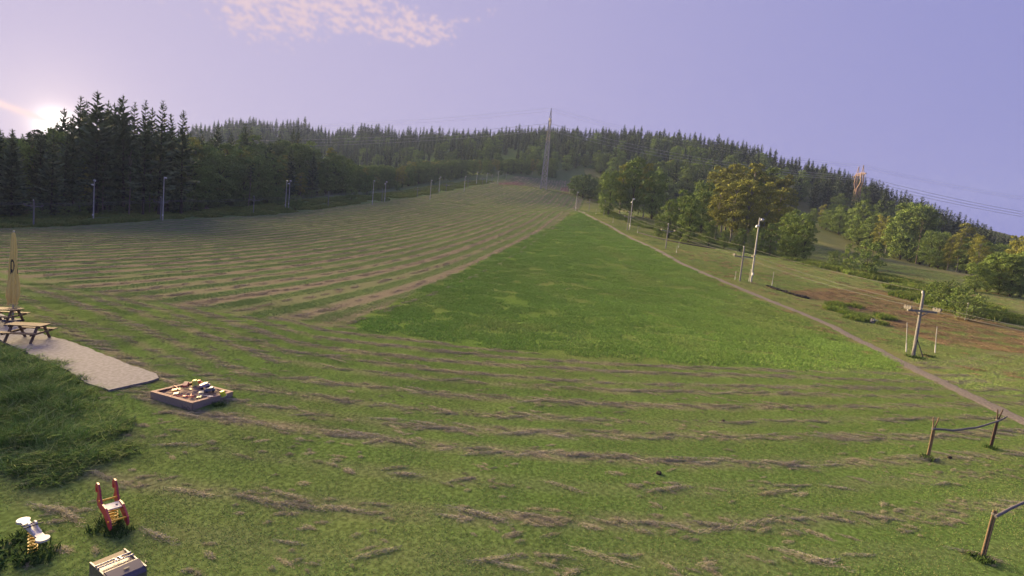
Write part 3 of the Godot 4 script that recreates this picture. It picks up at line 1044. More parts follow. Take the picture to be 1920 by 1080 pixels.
func plant(kind: String, called: String, label: String, category: String, group: String, x: float, d: float, h: float, wide := 1.0, pick := -1) -> Node3D:
	var list: Array = KIND[kind]
	var k: Array = list[pick if pick >= 0 else rng.randi() % list.size()]
	var s: float = h / k[2]
	var o := thing(called, label, category, on(x, d, -0.08), rng.randf() * TAU, group)
	o.scale = Vector3(s * wide, s, s * wide)
	o.rotation.x = rng.randf_range(-0.025, 0.025)
	part("trunk", k[0], o)
	part("crown", k[1], o)
	return o

# a tree whose top shows at a pixel, standing at a depth
func plant_top(kind: String, called: String, label: String, group: String, px: float, py: float, d: float, wide := 1.0, pick := -1) -> Node3D:
	var p := at_depth(px, py, d)
	return plant(kind, called, label, "bush" if kind == "bush" else "tree", group, p.x, d, maxf(1.2, p.y - gnd(p.x, d)), wide, pick)

func profile(pts: Array, px: float) -> float:
	if px <= pts[0][0]: return pts[0][1]
	for i in pts.size() - 1:
		if px <= pts[i + 1][0]:
			return lerpf(pts[i][1], pts[i + 1][1], (px - pts[i][0]) / (pts[i + 1][0] - pts[i][0]))
	return pts[-1][1]

func far_wood(called: String, label: String, kind: String, spots: Array) -> void:   # [x, d, h]
	var list: Array = KIND[kind]
	for k in list.size():
		for q in 2:
			var xf := []; var cs := []
			for i in spots.size():
				if i % list.size() != k: continue
				var s: Array = spots[i]
				var z: float = s[2] / list[k][2]
				var b := Basis(Vector3.UP, rng.randf() * TAU if q == 0 else float(i)).scaled(Vector3(z, z, z))
				xf.append(Transform3D(b, on(s[0], s[1], -0.1)))
				var t := 1.0 if q == 0 else rng.randf_range(0.8, 1.25)
				cs.append(Color(t, t, t))
			multi(called, label, "forest", list[k][q], xf, cs)

func make_trees() -> void:
	make_kinds()
	var spots_s := []; var spots_l := []
	# --- the tall spruces against the sun, one by one
	var ls := "tall dark spruce rising above the forest edge where the sun stands"
	for t in [[125, 200, 142], [150, 178, 136], [163, 186, 150], [186, 168, 134], [200, 184, 152], [212, 190, 140], [226, 184, 148], [237, 176, 138], [254, 190, 150], [274, 186, 136], [288, 200, 150], [306, 187, 138], [322, 212, 152], [346, 206, 144], [140, 214, 128], [108, 226, 150]]:
		plant_top("spruce", "spruce_tree", ls, "spruces against the low sun", t[0], t[1], t[2], rng.randf_range(0.85, 1.1))
	# --- left forest edge: mixed trees in rows behind the lift
	var lprof := [[-80, 240], [20, 240], [48, 230], [70, 244], [100, 232], [130, 225], [180, 205], [240, 205], [310, 215], [350, 230], [390, 252], [430, 266], [480, 262], [520, 262], [560, 268], [600, 250], [640, 285], [700, 300], [1100, 295]]
	var edge := [[-135, 62], [-122, 90], [-112, 118], [-108, 140], [-105, 165], [-98, 195], [-94, 225], [-90, 255], [-82, 290], [-64, 345], [-36, 385], [0, 398], [24, 396]]
	var broad_labels := {"ash": "broad leafy tree of the forest edge", "birch": "slender birch of the forest edge", "spruce": "dark spruce of the mixed forest edge", "pine": "bare stemmed pine of the forest edge"}
	for row in 4:
		for i in edge.size() - 1:
			var a := Vector2(edge[i][0], edge[i][1]); var b := Vector2(edge[i + 1][0], edge[i + 1][1])
			var nrm := Vector2(-(b - a).y, (b - a).x).normalized()
			var m := maxi(1, int(a.distance_to(b) / (5.2 + row * 0.8)))
			for k in m:
				var p := a.lerp(b, (k + rng.randf_range(0.1, 0.9)) / m) + nrm * (row * 7.5 + rng.randf_range(-1.5, 3.0))
				var base := on(p.x, p.y)
				var kind := "ash"
				var sect := "by the tall sun spruces" if p.y < 150.0 else ("along the middle of the mown slope" if p.y < 270.0 else "closing the head of the slope")
				var r := rng.randf()
				if p.y < 150.0: kind = "spruce" if r < 0.5 else ("pine" if r < 0.62 else ("birch" if r < 0.78 else "ash"))
				elif p.y < 270.0: kind = "ash" if r < 0.62 else ("birch" if r < 0.86 else "spruce")
				else: kind = "ash" if r < 0.66 else "birch"
				var h := rng.randf_range(17.0, 24.0) if row > 0 else rng.randf_range(11.0, 19.0)
				if kind == "spruce" or kind == "pine": h = rng.randf_range(20.0, 28.0)
				if p.y > 262.0: h = rng.randf_range(11.0, 15.0) if p.y < 360.0 else rng.randf_range(13.0, 17.0)
				# keep below the outline that the wood has
				for it in 12:
					var tp := to_px(base + Vector3(0, h, 0))
					if tp.y >= profile(lprof, tp.x): break
					h *= 0.93
				if h < 5.0: continue
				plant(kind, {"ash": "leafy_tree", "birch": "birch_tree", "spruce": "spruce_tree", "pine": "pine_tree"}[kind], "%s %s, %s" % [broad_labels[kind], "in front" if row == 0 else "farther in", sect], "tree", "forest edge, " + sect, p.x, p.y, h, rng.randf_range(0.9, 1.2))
	for q in [[98, 318, 116], [178, 320, 120], [196, 318, 118], [206, 322, 122], [246, 312, 119], [284, 330, 128], [470, 345, 168], [130, 322, 122], [60, 330, 112]]:
		plant_top("pine", "pine_tree", "bare stemmed pine with pale trunk at the very front of the forest edge", "pale stemmed pines", q[0], q[1] - 40, q[2] + 16.0, 0.7)
	# undergrowth at the foot of that edge
	for i in edge.size() - 1:
		for k in 5:
			var t := (k + rng.randf()) / 5.0
			plant("bush", "bush", "low bush at the foot of the forest edge behind the lift masts", "bush", "bushes along the forest edge", lerpf(edge[i][0], edge[i + 1][0], t) + rng.randf_range(1.0, 5.0), lerpf(edge[i][1], edge[i + 1][1], t) - rng.randf_range(0.0, 4.0), rng.randf_range(1.6, 4.2), rng.randf_range(0.8, 1.2))
	for t in [[523, 352, 190, 4.0], [555, 365, 180, 3.0], [660, 350, 215, 4.5], [690, 328, 250, 5.0], [745, 340, 285, 3.4], [815, 325, 330, 3.4]]:
		plant_top("bush", "bush", "pale green bush standing clear in the rough grass by the lift", "bushes in the rough grass", t[0], t[1], t[2], 0.8)
	# the wood goes on to the left and behind: keeps the low sun off the slope
	for i in 900:
		var d := rng.randf_range(40.0, 420.0)
		var x := left_x(d) - 52.0 - pow(rng.randf(), 1.2) * 190.0
		if d > 250.0: x = -90.0 - (d - 250.0) * 0.1 - rng.randf() * 260.0
		if x > -128.0 and d < 120.0: continue
		var h := rng.randf_range(24.0, 31.0) if d < 255.0 else rng.randf_range(11.0, 16.0)
		var base := on(x, d)
		for it in 14:
			var tp := to_px(base + Vector3(0, h, 0))
			if tp.y >= profile([[-80, 244], [60, 246], [130, 240], [350, 240], [380, 236], [420, 228], [560, 222], [600, 240], [1100, 245]], tp.x): break
			h *= 0.93
		if h < 7.0: continue
		if rng.randf() < 0.6: spots_s.append([x, d, h])
		else: spots_l.append([x, d, h * 0.9])
	for i in 650:  # unseen trees added left of the view to shade the near ground
		var d := rng.randf_range(-10.0, 130.0)
		var x := -d * 1.02 - 26.0 - rng.randf() * 110.0
		if x > -112.0: continue
		spots_s.append([x, d, rng.randf_range(24.0, 32.0)])
	# --- the wooded hill behind: single spruces along the skyline, a mass below
	var sky := [[360, 234], [400, 226], [450, 218], [490, 216], [520, 222], [575, 218], [590, 234], [640, 236], [690, 228], [740, 234], [820, 236], [870, 240], [930, 236], [980, 232], [1060, 233], [1110, 238], [1150, 236], [1180, 234], [1220, 238], [1290, 242], [1340, 250], [1400, 262], [1440, 274], [1480, 290], [1540, 300], [1600, 318], [1640, 330], [1680, 350], [1740, 372], [1800, 396], [1850, 416], [1890, 440], [1930, 452]]
	var ridge_label := "dark spruce on the skyline of the wooded hill"
	var sun_label := "dark spruce on the ridge above the meadow and the farther pylon"
	var px := 362.0
	while px < 1935.0:
		var d := profile([[360, 640], [560, 650], [640, 640], [1000, 600], [1160, 550], [1400, 410], [1600, 335], [1800, 265], [1930, 225]], px) + rng.randf_range(-12.0, 12.0)
		var py := profile(sky, px) + rng.randf_range(-2.0, 9.0)
		var far := px < 1140.0
		plant_top("spruce", "spruce_tree", ridge_label if far else sun_label, "spruces on the far skyline" if far else "spruces on the near ridge", px, py, d, rng.randf_range(1.0, 1.5))
		px += rng.randf_range(4.5, 9.0) if far else rng.randf_range(6.0, 11.0)
	for i in 3000:
		var d := rng.randf_range(250.0, 640.0)
		var x := rng.randf_range(-420.0, 330.0)
		var base := on(x, d)
		if x > -95.0 and x < 60.0 and d < 415.0: continue
		if x <= -95.0 and d < 420.0: continue
		if x >= 60.0 and x < 165.0 and d < 300.0: continue
		if x >= 165.0 and d < 215.0: continue
		var h := rng.randf_range(17.0, 25.0) if d > 560.0 or x > 60.0 else rng.randf_range(13.0, 19.0)
		var tp := to_px(base + Vector3(0, h, 0))
		if tp.x < -60.0 or tp.x > 1990.0: continue
		if tp.y < profile(sky, tp.x) + 5.0: continue
		if rng.randf() < (0.85 if d > 440.0 or x > 120.0 else 0.6): spots_s.append([x, d, h])
		else: spots_l.append([x, d, h * 0.85])
	far_wood("spruce_forest", "dense dark spruce wood covering the hill and the ground behind, with unseen shading trees added", "spruce", spots_s)
	far_wood("leafy_forest", "leafy trees mixed into the wood that covers the hill", "ash", spots_l)
	# --- trees closing the top of the slope
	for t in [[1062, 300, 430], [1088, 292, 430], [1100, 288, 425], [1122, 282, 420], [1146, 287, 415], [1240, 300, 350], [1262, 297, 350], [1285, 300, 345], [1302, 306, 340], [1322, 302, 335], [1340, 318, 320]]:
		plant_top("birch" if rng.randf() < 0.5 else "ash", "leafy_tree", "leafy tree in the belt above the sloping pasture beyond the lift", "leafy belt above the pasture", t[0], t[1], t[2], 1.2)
	for i in 46:
		var qx := rng.randf_range(1085.0, 1345.0)
		plant_top("bush", "bush", "rounded bush in the scrub belt above the pasture", "scrub belt above the pasture", qx, profile([[1085, 332], [1130, 335], [1240, 340], [1345, 352]], qx) + rng.randf_range(-6.0, 14.0), rng.randf_range(290.0, 335.0), 1.2)
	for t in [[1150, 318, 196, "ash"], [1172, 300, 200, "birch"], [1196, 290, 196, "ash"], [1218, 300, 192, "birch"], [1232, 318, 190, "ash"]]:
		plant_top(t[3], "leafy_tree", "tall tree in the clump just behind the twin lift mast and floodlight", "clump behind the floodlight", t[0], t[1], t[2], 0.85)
	for t in [[1262, 372, 150], [1240, 400, 152], [1288, 356, 148], [1300, 368, 143]]:
		plant_top("ash", "leafy_tree", "dense rounded dark tree beside the tall golden birches", "dark trees beside the golden birches", t[0], t[1], t[2], 0.85, 0)
	plant_top("ash", "leafy_tree", "tall leafy tree with yellow top beside the golden birches", "", 1326, 338, 172, 0.9)
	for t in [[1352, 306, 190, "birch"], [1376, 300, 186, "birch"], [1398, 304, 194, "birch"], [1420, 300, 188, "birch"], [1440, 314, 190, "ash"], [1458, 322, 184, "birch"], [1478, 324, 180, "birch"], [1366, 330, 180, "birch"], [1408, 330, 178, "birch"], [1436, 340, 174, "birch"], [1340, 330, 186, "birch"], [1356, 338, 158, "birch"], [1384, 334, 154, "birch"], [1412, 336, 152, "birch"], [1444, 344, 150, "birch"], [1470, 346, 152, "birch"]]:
		plant_top(t[3], "birch_tree" if t[3] == "birch" else "leafy_tree", "tall birch in the large clump, golden sunlight painted into its yellow green crown" if t[3] == "birch" else "broad leafy tree in the middle of the golden birch clump", "golden clump of birches" if t[3] == "birch" else "", t[0], t[1], t[2], 1.12)
	for t in [[1335, 412, 138], [1362, 430, 134], [1392, 428, 132], [1424, 424, 130], [1452, 415, 130], [1486, 392, 134], [1504, 396, 130], [1516, 412, 126]]:
		plant_top("ash", "leafy_tree", "low dark leafy tree at the foot of the golden birches", "dark trees at the foot of the birches", t[0], t[1], t[2], 0.85)
	# --- bushes below the hillside meadow
	plant_top("bush", "round_bush", "large round bush on the meadow, the biggest of three", "", 1634, 454, 104, 0.85, 0)
	plant_top("bush", "round_bush", "upright oval bush on the meadow, the middle one of three", "", 1597, 457, 108, 0.62, 1)
	plant_top("bush", "round_bush", "small dark bush on the meadow, the smallest of three", "", 1567, 470, 112, 0.7, 2)
	for t in [[1760, 528, 78], [1784, 526, 76], [1806, 538, 72], [1826, 552, 68]]:
		plant_top("bush", "bush", "loose shrub among tall weeds near the lone thin mast", "shrubs among the weeds", t[0], t[1], t[2], 0.9)
	# --- edge of the wood above the hillside meadow
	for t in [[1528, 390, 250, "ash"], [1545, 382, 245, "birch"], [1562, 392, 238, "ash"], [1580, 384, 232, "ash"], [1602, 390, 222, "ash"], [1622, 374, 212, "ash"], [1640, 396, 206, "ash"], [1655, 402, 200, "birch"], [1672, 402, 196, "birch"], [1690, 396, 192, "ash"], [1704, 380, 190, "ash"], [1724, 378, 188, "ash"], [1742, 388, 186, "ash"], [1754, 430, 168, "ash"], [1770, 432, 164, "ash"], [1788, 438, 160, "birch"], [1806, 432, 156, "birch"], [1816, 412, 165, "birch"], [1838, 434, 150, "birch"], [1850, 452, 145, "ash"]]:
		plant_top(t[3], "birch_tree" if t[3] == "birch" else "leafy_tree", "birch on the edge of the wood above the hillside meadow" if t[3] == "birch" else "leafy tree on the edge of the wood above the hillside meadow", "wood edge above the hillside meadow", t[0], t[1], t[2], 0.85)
	plant_top("pine", "pine_tree", "slim pine with bare trunk in front of the wood above the meadow", "", 1731, 408, 172, 0.55, 0)
	for i in 26:
		var t := i / 25.0
		var p := at_depth(lerpf(1528, 1860, t), lerpf(425, 512, t), lerpf(245, 140, t))
		plant("ash", "leafy_tree", "small leafy tree filling the foot of the wood edge above the meadow", "tree", "low trees in the wood edge", p.x + rng.randf_range(2.0, 9.0), -p.z + rng.randf_range(0.0, 8.0), rng.randf_range(6.0, 11.0), 1.1)
	# --- the near group at the corner of the meadow
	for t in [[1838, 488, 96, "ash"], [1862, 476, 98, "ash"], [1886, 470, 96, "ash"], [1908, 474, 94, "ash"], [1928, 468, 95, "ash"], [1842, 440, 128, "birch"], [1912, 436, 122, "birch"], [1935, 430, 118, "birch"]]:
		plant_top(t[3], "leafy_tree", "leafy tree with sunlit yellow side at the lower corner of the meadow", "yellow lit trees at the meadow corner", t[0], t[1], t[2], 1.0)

# ------------------------------------------------------------------ lift, lights, pylons
func lathe(mb: MB, at: Vector3, prof: Array, sides := 12) -> void:
	var pts := []; var rad := []
	for p in prof:
		pts.append(at + Vector3(0, p[1], 0)); rad.append(p[0])
	mb.tube(pts, rad, sides)

func lift_mast(label: String, group: String, at: Vector3, h: float, arm: float, turn := 0.0, braces := false, arm_at := 0.72) -> Array:
	var o := thing("lift_mast", label, "lift mast", at, turn, group)
	var mb := MB.new()
	lathe(mb, Vector3.ZERO, [[0.14, -0.2], [0.135, 0.05], [0.12, h * 0.5], [0.10, h - 0.06], [0.07, h]], 10)
	part("pole", mb.mesh(M.pole), o)
	mb = MB.new()
	mb.bar(Vector3(-arm, h * arm_at, 0.16), Vector3(arm, h * arm_at, 0.16), 0.14, 0.16)
	mb.bar(Vector3(-arm * 0.5, h * arm_at, 0.16), Vector3(0, h * (arm_at - 0.08), 0.12), 0.06, 0.06)
	mb.bar(Vector3(arm * 0.5, h * arm_at, 0.16), Vector3(0, h * (arm_at - 0.08), 0.12), 0.06, 0.06)
	part("crossarm", mb.mesh(M.steel), o)
	var ends := []
	for s in [-1.0, 1.0]:
		mb = MB.new()
		var c := Vector3(s * arm, h * arm_at + 0.14, 0.16)
		mb.bar(c + Vector3(0, 0, -0.36), c + Vector3(0, 0, 0.36), 0.07, 0.12)
		for q in [-0.3, 0.0, 0.3]:
			mb.tube([c + Vector3(-0.05, 0.1, q), c + Vector3(0.05, 0.1, q)], [0.14, 0.14], 10)
		part("sheaves", mb.mesh(M.dark_steel), o)
		ends.append(o.transform * (c + Vector3(0, 0.26, 0)))
	mb = MB.new()
	lathe(mb, Vector3(-0.1, h, 0), [[0.03, -0.05], [0.09, 0.02], [0.05, 0.09], [0.08, 0.14], [0.02, 0.2]], 8)
	part("insulator", mb.mesh(M.lamp), o)
	if braces:
		for q in [Vector3(-0.55, 0, 0.5), Vector3(0.62, 0, 0.45)]:
			mb = MB.new()
			mb.bar(q + Vector3(0, -0.15, 0), Vector3(0, h * 0.28, 0.1), 0.07, 0.07)
			part("brace", mb.mesh(M.dark_steel), o)
	ends.append(o.transform * Vector3(-0.1, h + 0.2, 0))
	return ends

func flood_mast(label: String, group: String, at: Vector3, h: float, low_head: bool, turn := 0.0) -> void:
	var o := thing("floodlight_mast", label, "floodlight", at, turn, group)
	var mb := MB.new()
	lathe(mb, Vector3.ZERO, [[0.14, -0.2], [0.135, 0.0], [0.11, h * 0.5], [0.08, h * 0.97], [0.05, h]], 10)
	part("pole", mb.mesh(M.white), o)
	var heads := [[h - 0.35, 1.0]]
	if low_head: heads.append([h * 0.86, -1.0])
	for q in heads:
		mb = MB.new()
		var c := Vector3(0.34 * q[1], q[0], 0.18)
		var b := Basis(Vector3.RIGHT, 0.7)
		mb.box(Transform3D(b, c), Vector3(0.52, 0.34, 0.22))
		mb.box(Transform3D(b, c + b * Vector3(0, 0, -0.16)), Vector3(0.3, 0.22, 0.12))
		mb.bar(Vector3(0, q[0] - 0.1, 0), c + Vector3(0, -0.12, -0.08), 0.05, 0.05)
		var hd := part("lamp_head", mb.mesh(M.lamp), o)
		mb = MB.new()
		mb.box(Transform3D(b, c + b * Vector3(0, 0, 0.115)), Vector3(0.46, 0.28, 0.012))
		part("lens", mb.mesh(M.glass), hd)
	mb = MB.new()
	mb.box(Transform3D(Basis(), Vector3(0, 1.3, 0.16)), Vector3(0.26, 0.4, 0.16))
	part("switch_box", mb.mesh(M.lamp), o)

func cable(called: String, label: String, category: String, group: String, pts: Array, sag: float, r: float) -> void:
	var o := []
	for i in pts.size() - 1:
		for k in 10:
			var t := k / 10.0
			var p: Vector3 = pts[i].lerp(pts[i + 1], t)
			p.y -= sag * 4.0 * t * (1.0 - t) * pts[i].distance_to(pts[i + 1]) / 40.0
			o.append(p)
	o.append(pts[-1])
	var mb := MB.new()
	mb.tube(o, [r], 5)
	tag(top(called, mb.mesh(M.wire if called == "power_line" else M.cable)), label, category, group)

func make_lift() -> void:
	# right lift: masts read from the picture, crossarms across the track
	var ca := []; var cb := []; var pw := []
	var gl := "lift masts beside the dirt path"
	var rows := [
		[1712, 668, 1725, 549, 1.25, "thick concrete lift mast with crossarm and braced foot, by the bend of the path", true],
		[1387, 527, 1390.5, 463, 1.45, "wooden grey lift mast with crossarm standing beside a tall floodlight mast", false],
		[1248, 466, 1250.5, 420, 1.5, "lift mast with crossarm at the upper end of the black pipe", false],
		[1176, 432, 1178, 397, 1.3, "lift mast standing right against a floodlight mast, backed by a tree clump", false],
		[1132, 404, 1133.5, 376, 1.3, "slim lift mast just above the tree clump, where the path narrows", false],
		[1104, 396, 1105, 374, 1.2, "farthest lift mast beside the top end of the dirt path", false]]
	var start := at_depth(1990, 700, 26.0)
	for r in rows:
		var b := hit(r[0], r[1])
		var h := CAMY + ray(r[2], r[3]).y * -b.z - b.y
		var e := lift_mast(r[5], "", b, clampf(h, 4.0, 7.0), r[4], 0.0, r[6])
		ca.append(e[0]); cb.append(e[1]); pw.append(e[2])
	var low_a := on(41.0, 14.0, 3.6); var low_b := on(43.4, 14.0, 3.6)
	cable("lift_cable", "steel haul cable strung over the outer ends of the lift crossarms by the path", "cable", "", [low_a] + ca, 0.5, 0.014)
	cable("lift_cable", "steel haul cable strung over the inner ends of the lift crossarms by the path", "cable", "", [low_b] + cb, 0.5, 0.014)
	# lone thin mast with the overhead line from the first lift mast
	var lb := hit(1810, 600)
	var lo := thing("thin_mast", "lone thin pale mast among weeds, joined to the braced lift mast by a wire", "mast", lb)
	var lh := CAMY + ray(1810.5, 569).y * -lb.z - lb.y
	var mb := MB.new()
	lathe(mb, Vector3.ZERO, [[0.1, -0.2], [0.09, 0.0], [0.06, lh]], 8)
	part("pole", mb.mesh(M.white), lo)
	mb = MB.new()
	lathe(mb, Vector3(0, lh, 0), [[0.03, -0.04], [0.1, 0.03], [0.06, 0.1], [0.02, 0.16]], 8)
	part("insulator", mb.mesh(M.lamp), lo)
	cable("overhead_wire", "thin overhead wire from the braced lift mast to the lone thin mast", "wire", "", [pw[0], lb + Vector3(0, lh + 0.14, 0)], 0.4, 0.012)
	cable("overhead_wire", "thin overhead wire running along the tops of the lift masts by the path", "wire", "", pw, 0.4, 0.012)
	# left lift under the forest
	ca = []; cb = []
	var ll := "far lift mast with short crossarm standing below the dark forest edge"
	for r in [[63, 424, 66, 376], [301, 411, 303, 370], [475, 401, 477.5, 368], [615, 388, 617, 360], [716, 378, 718, 355], [782, 370, 783.5, 352], [836, 360, 837, 344], [877, 351, 878, 337], [904, 346, 905, 332], [922, 342, 923, 327], [949, 338, 950, 324]]:
		var x := left_x(0.0)
		var b := hit(r[0], r[1])
		var h := CAMY + ray(r[2], r[3]).y * -b.z - b.y
		var e := lift_mast(ll, "lift masts below the forest", b, clampf(h, 4.2, 6.0), 1.5, 0.3, false, 0.78)
		ca.append(e[0]); cb.append(e[1])
	var s0 := on(-125.0, 60.0, 4.4); var s1 := on(-122.0, 60.0, 4.4)
	cable("lift_cable", "dark steel cable nearer the forest, over the far row of masts", "cable", "", [s0] + ca, 0.5, 0.03)
	cable("lift_cable", "dark steel cable nearer the mown rows, over the far row of masts", "cable", "", [s1] + cb, 0.5, 0.03)

func make_floods() -> void:
	var gl := "floodlight masts along the far side of the slope"
	for r in [[175, 413, 187, 337, 1], [305, 413, 318, 332, 0], [535, 391, 541.5, 338, 0], [541, 389, 549, 338, 1], [698, 384, 704, 338, 0], [721, 378, 727, 340, 1], [806, 375, 810, 337, 0], [823, 361, 826, 331, 1], [870, 360, 874, 330, 0], [893, 346, 896, 322, 0], [912, 344, 914, 324, 0], [933, 344, 935, 321, 0]]:
		var b := hit(r[0], r[1])
		var h := CAMY + ray(r[2], r[3]).y * -b.z - b.y
		flood_mast("slim white mast with two lamp heads standing below the forest" if r[4] else "slim white mast with one lamp head standing below the forest", gl, b, clampf(h, 6.5, 11.5), r[4] == 1, rng.randf_range(-0.5, 0.5))
	for r in [[1408, 529, 1416.5, 407, "tall white floodlight mast with two lamps beside the grey lift mast", true], [1180, 431, 1184.5, 371, "floodlight mast right against a lift mast, in front of the tree clump", true], [1079, 395, 1081.5, 359, "short floodlight mast at the top corner of the uncut wedge", false], [1068, 363, 1069.5, 337, "floodlight mast on bare soil near the slope top, by the pylon", false]]:
		var b := hit(r[0], r[1])
		var h := CAMY + ray(r[2], r[3]).y * -b.z - b.y
		flood_mast(r[4], "", b, clampf(h, 6.0, 12.0), r[5], 0.3)

func pylon(label: String, at: Vector3, h: float, turn: float, wb: float, paint: Material) -> Array:
	var o := thing("pylon", label, "pylon", at, turn)
	var waist := h * 0.60
	var beam := h * 0.84
	var sides := func(y: float) -> float: return lerpf(wb, wb * 0.62, y / waist) * 0.5
	for sx in [-1.0, 1.0]:
		for sz in [-1.0, 1.0]:
			var mb := MB.new()
			mb.bar(Vector3(sx * wb * 0.5, -0.5, sz * wb * 0.5), Vector3(sx * wb * 0.31, waist, sz * wb * 0.31), 0.5, 0.5)
			part("leg", mb.mesh(paint), o)
	var br := MB.new()
	var n := 9
	for i in n:
		var y0: float = waist * i / n; var y1: float = waist * (i + 1) / n
		var a: float = sides.call(y0); var b: float = sides.call(y1)
		for q in 4:
			var r := Basis(Vector3.UP, q * PI / 2)
			br.bar(r * Vector3(-a, y0, a), r * Vector3(b, y1, b), 0.2, 0.2)
			br.bar(r * Vector3(a, y0, a), r * Vector3(-b, y1, b), 0.2, 0.2)
			br.bar(r * Vector3(-b, y1, b), r * Vector3(b, y1, b), 0.2, 0.2)
	part("lattice", br.mesh(paint), o)
	# head: two arms spread from the waist, come up to a crossbeam, earth wire peaks
	var w: float = sides.call(waist)
	for s in [-1.0, 1.0]:
		var mb := MB.new()
		var p0 := Vector3(s * w, waist, 0); var p1 := Vector3(s * h * 0.105, h * 0.71, 0); var p2 := Vector3(s * h * 0.088, beam, 0); var p3 := Vector3(s * h * 0.075, h, 0)
		for z in [-1.0, 1.0]:
			var dz := Vector3(0, 0, z * wb * 0.2)
			mb.bar(p0 + dz * 1.5, p1 + dz, 0.46, 0.46); mb.bar(p1 + dz, p2 + dz, 0.46, 0.46); mb.bar(p2 + dz, p3, 0.24, 0.24)
			for k in 5:
				mb.bar(p0.lerp(p1, k / 5.0) + dz, p0.lerp(p1, (k + 1) / 5.0) - dz, 0.14, 0.14)
				mb.bar(p1.lerp(p2, k / 5.0) + dz, p1.lerp(p2, (k + 1) / 5.0) - dz, 0.14, 0.14)
		part("head_arm", mb.mesh(paint), o)
	var mb2 := MB.new()
	var L := h * 0.20
	for z in [-1.0, 1.0]:
		var dz := Vector3(0, 0, z * wb * 0.2)
		mb2.bar(Vector3(-L, beam, 0), Vector3(-h * 0.088, beam + 0.9, 0) + dz, 0.24, 0.24)
		mb2.bar(Vector3(L, beam, 0), Vector3(h * 0.088, beam + 0.9, 0) + dz, 0.24, 0.24)
		mb2.bar(Vector3(-h * 0.088, beam + 0.9, 0) + dz, Vector3(h * 0.088, beam + 0.9, 0) + dz, 0.24, 0.24)
		mb2.bar(Vector3(-L, beam, 0) + dz * 0.3, Vector3(L, beam, 0) + dz, 0.18, 0.18)
		for k in 10:
			mb2.bar(Vector3(lerpf(-L, L, k / 10.0), beam, 0) + dz * 0.7, Vector3(lerpf(-L, L, (k + 0.5) / 10.0), beam + 0.7, 0), 0.14, 0.14)
	part("crossbeam", mb2.mesh(paint), o)
	var ends := []
	for x in [-L * 0.95, 0.0, L * 0.95]:
		var mi := MB.new()
		var len := h * 0.055
		var prof := [[0.03, 0.0]]
		for k in 9:
			prof.append([0.16, -len * (k + 0.3) / 9.0]); prof.append([0.06, -len * (k + 0.9) / 9.0])
		lathe(mi, Vector3(x, beam - 0.1, 0), prof, 7)
		part("insulator", mi.mesh(M.ins), o)
		ends.append(o.transform * Vector3(x, beam - 0.1 - len, 0))
	for s in [-1.0, 1.0]:
		ends.append(o.transform * Vector3(s * h * 0.075, h, 0))
	return ends

func make_pylons() -> void:
	var b1 := on(at_depth(1019, 351, 312.0).x, 312.0)
	var h1 := CAMY + ray(1030, 205).y * -b1.z - b1.y
	var p2 := at_depth(1615, 311, 288.0)
	var b2 := on(p2.x, 288.0)
	var h2 := clampf(p2.y - b2.y, 24.0, 46.0)
	var dir := b2 - b1
	var turn := atan2(-dir.z, dir.x) + PI / 2
	var e1 := pylon("tall steel lattice pylon standing at the head of the mown slope", b1, h1, turn + 0.1, 3.4, M.lattice)
	var e2 := pylon("steel lattice pylon with open window head rising from the wood above the meadow", b2, h2, turn, 3.2, M.orange_lit_lattice)
	var rings := ["outer conductor", "middle conductor", "inner conductor", "outer earth wire", "inner earth wire"]
	for i in 5:
		var away := b1 - (b2 - b1).normalized() * 340.0
		away.y = gnd(away.x, -away.z) + (27.0 if i < 3 else 38.0)
		var a0: Vector3 = away + (e1[i] - e1[1 if i < 3 else 3]) * Vector3(1, 0, 1)
		cable("power_line", "long %s running from the slope pylon over the dark wood" % rings[i], "power line", "", [a0, e1[i]], 0.9, 0.075 if i < 3 else 0.035)
		cable("power_line", "%s slung between the two lattice pylons" % rings[i], "power line", "", [e1[i], e2[i]], 1.1, 0.075 if i < 3 else 0.035)
		var beyond := b2 + (b2 - b1).normalized() * 160.0
		beyond.y = gnd(beyond.x, -beyond.z) + (26.0 if i < 3 else 36.0)
		cable("power_line", "%s leaving the farther pylon down over the wood" % rings[i], "power line", "", [e2[i], beyond + (e2[i] - e2[1 if i < 3 else 3]) * Vector3(1, 0, 1)], 0.9, 0.075 if i < 3 else 0.035)

func stake(label: String, group: String, b: Vector3, t: Vector3, foot := false) -> void:
	var o := thing("marker_stake", label, "stake", b, 0.0, group)
	var v := t - b
	var mb := MB.new()
	mb.tube([Vector3(0, -0.1, 0), v * 0.97, v], [0.035, 0.03, 0.01], 7)
	part("stick", mb.mesh(M.white), o)
	mb = MB.new()
	mb.tube([v * 0.02, v * 0.3], [0.05, 0.045], 7)
	part("sleeve", mb.mesh(M.lamp if not foot else M.yellow), o)

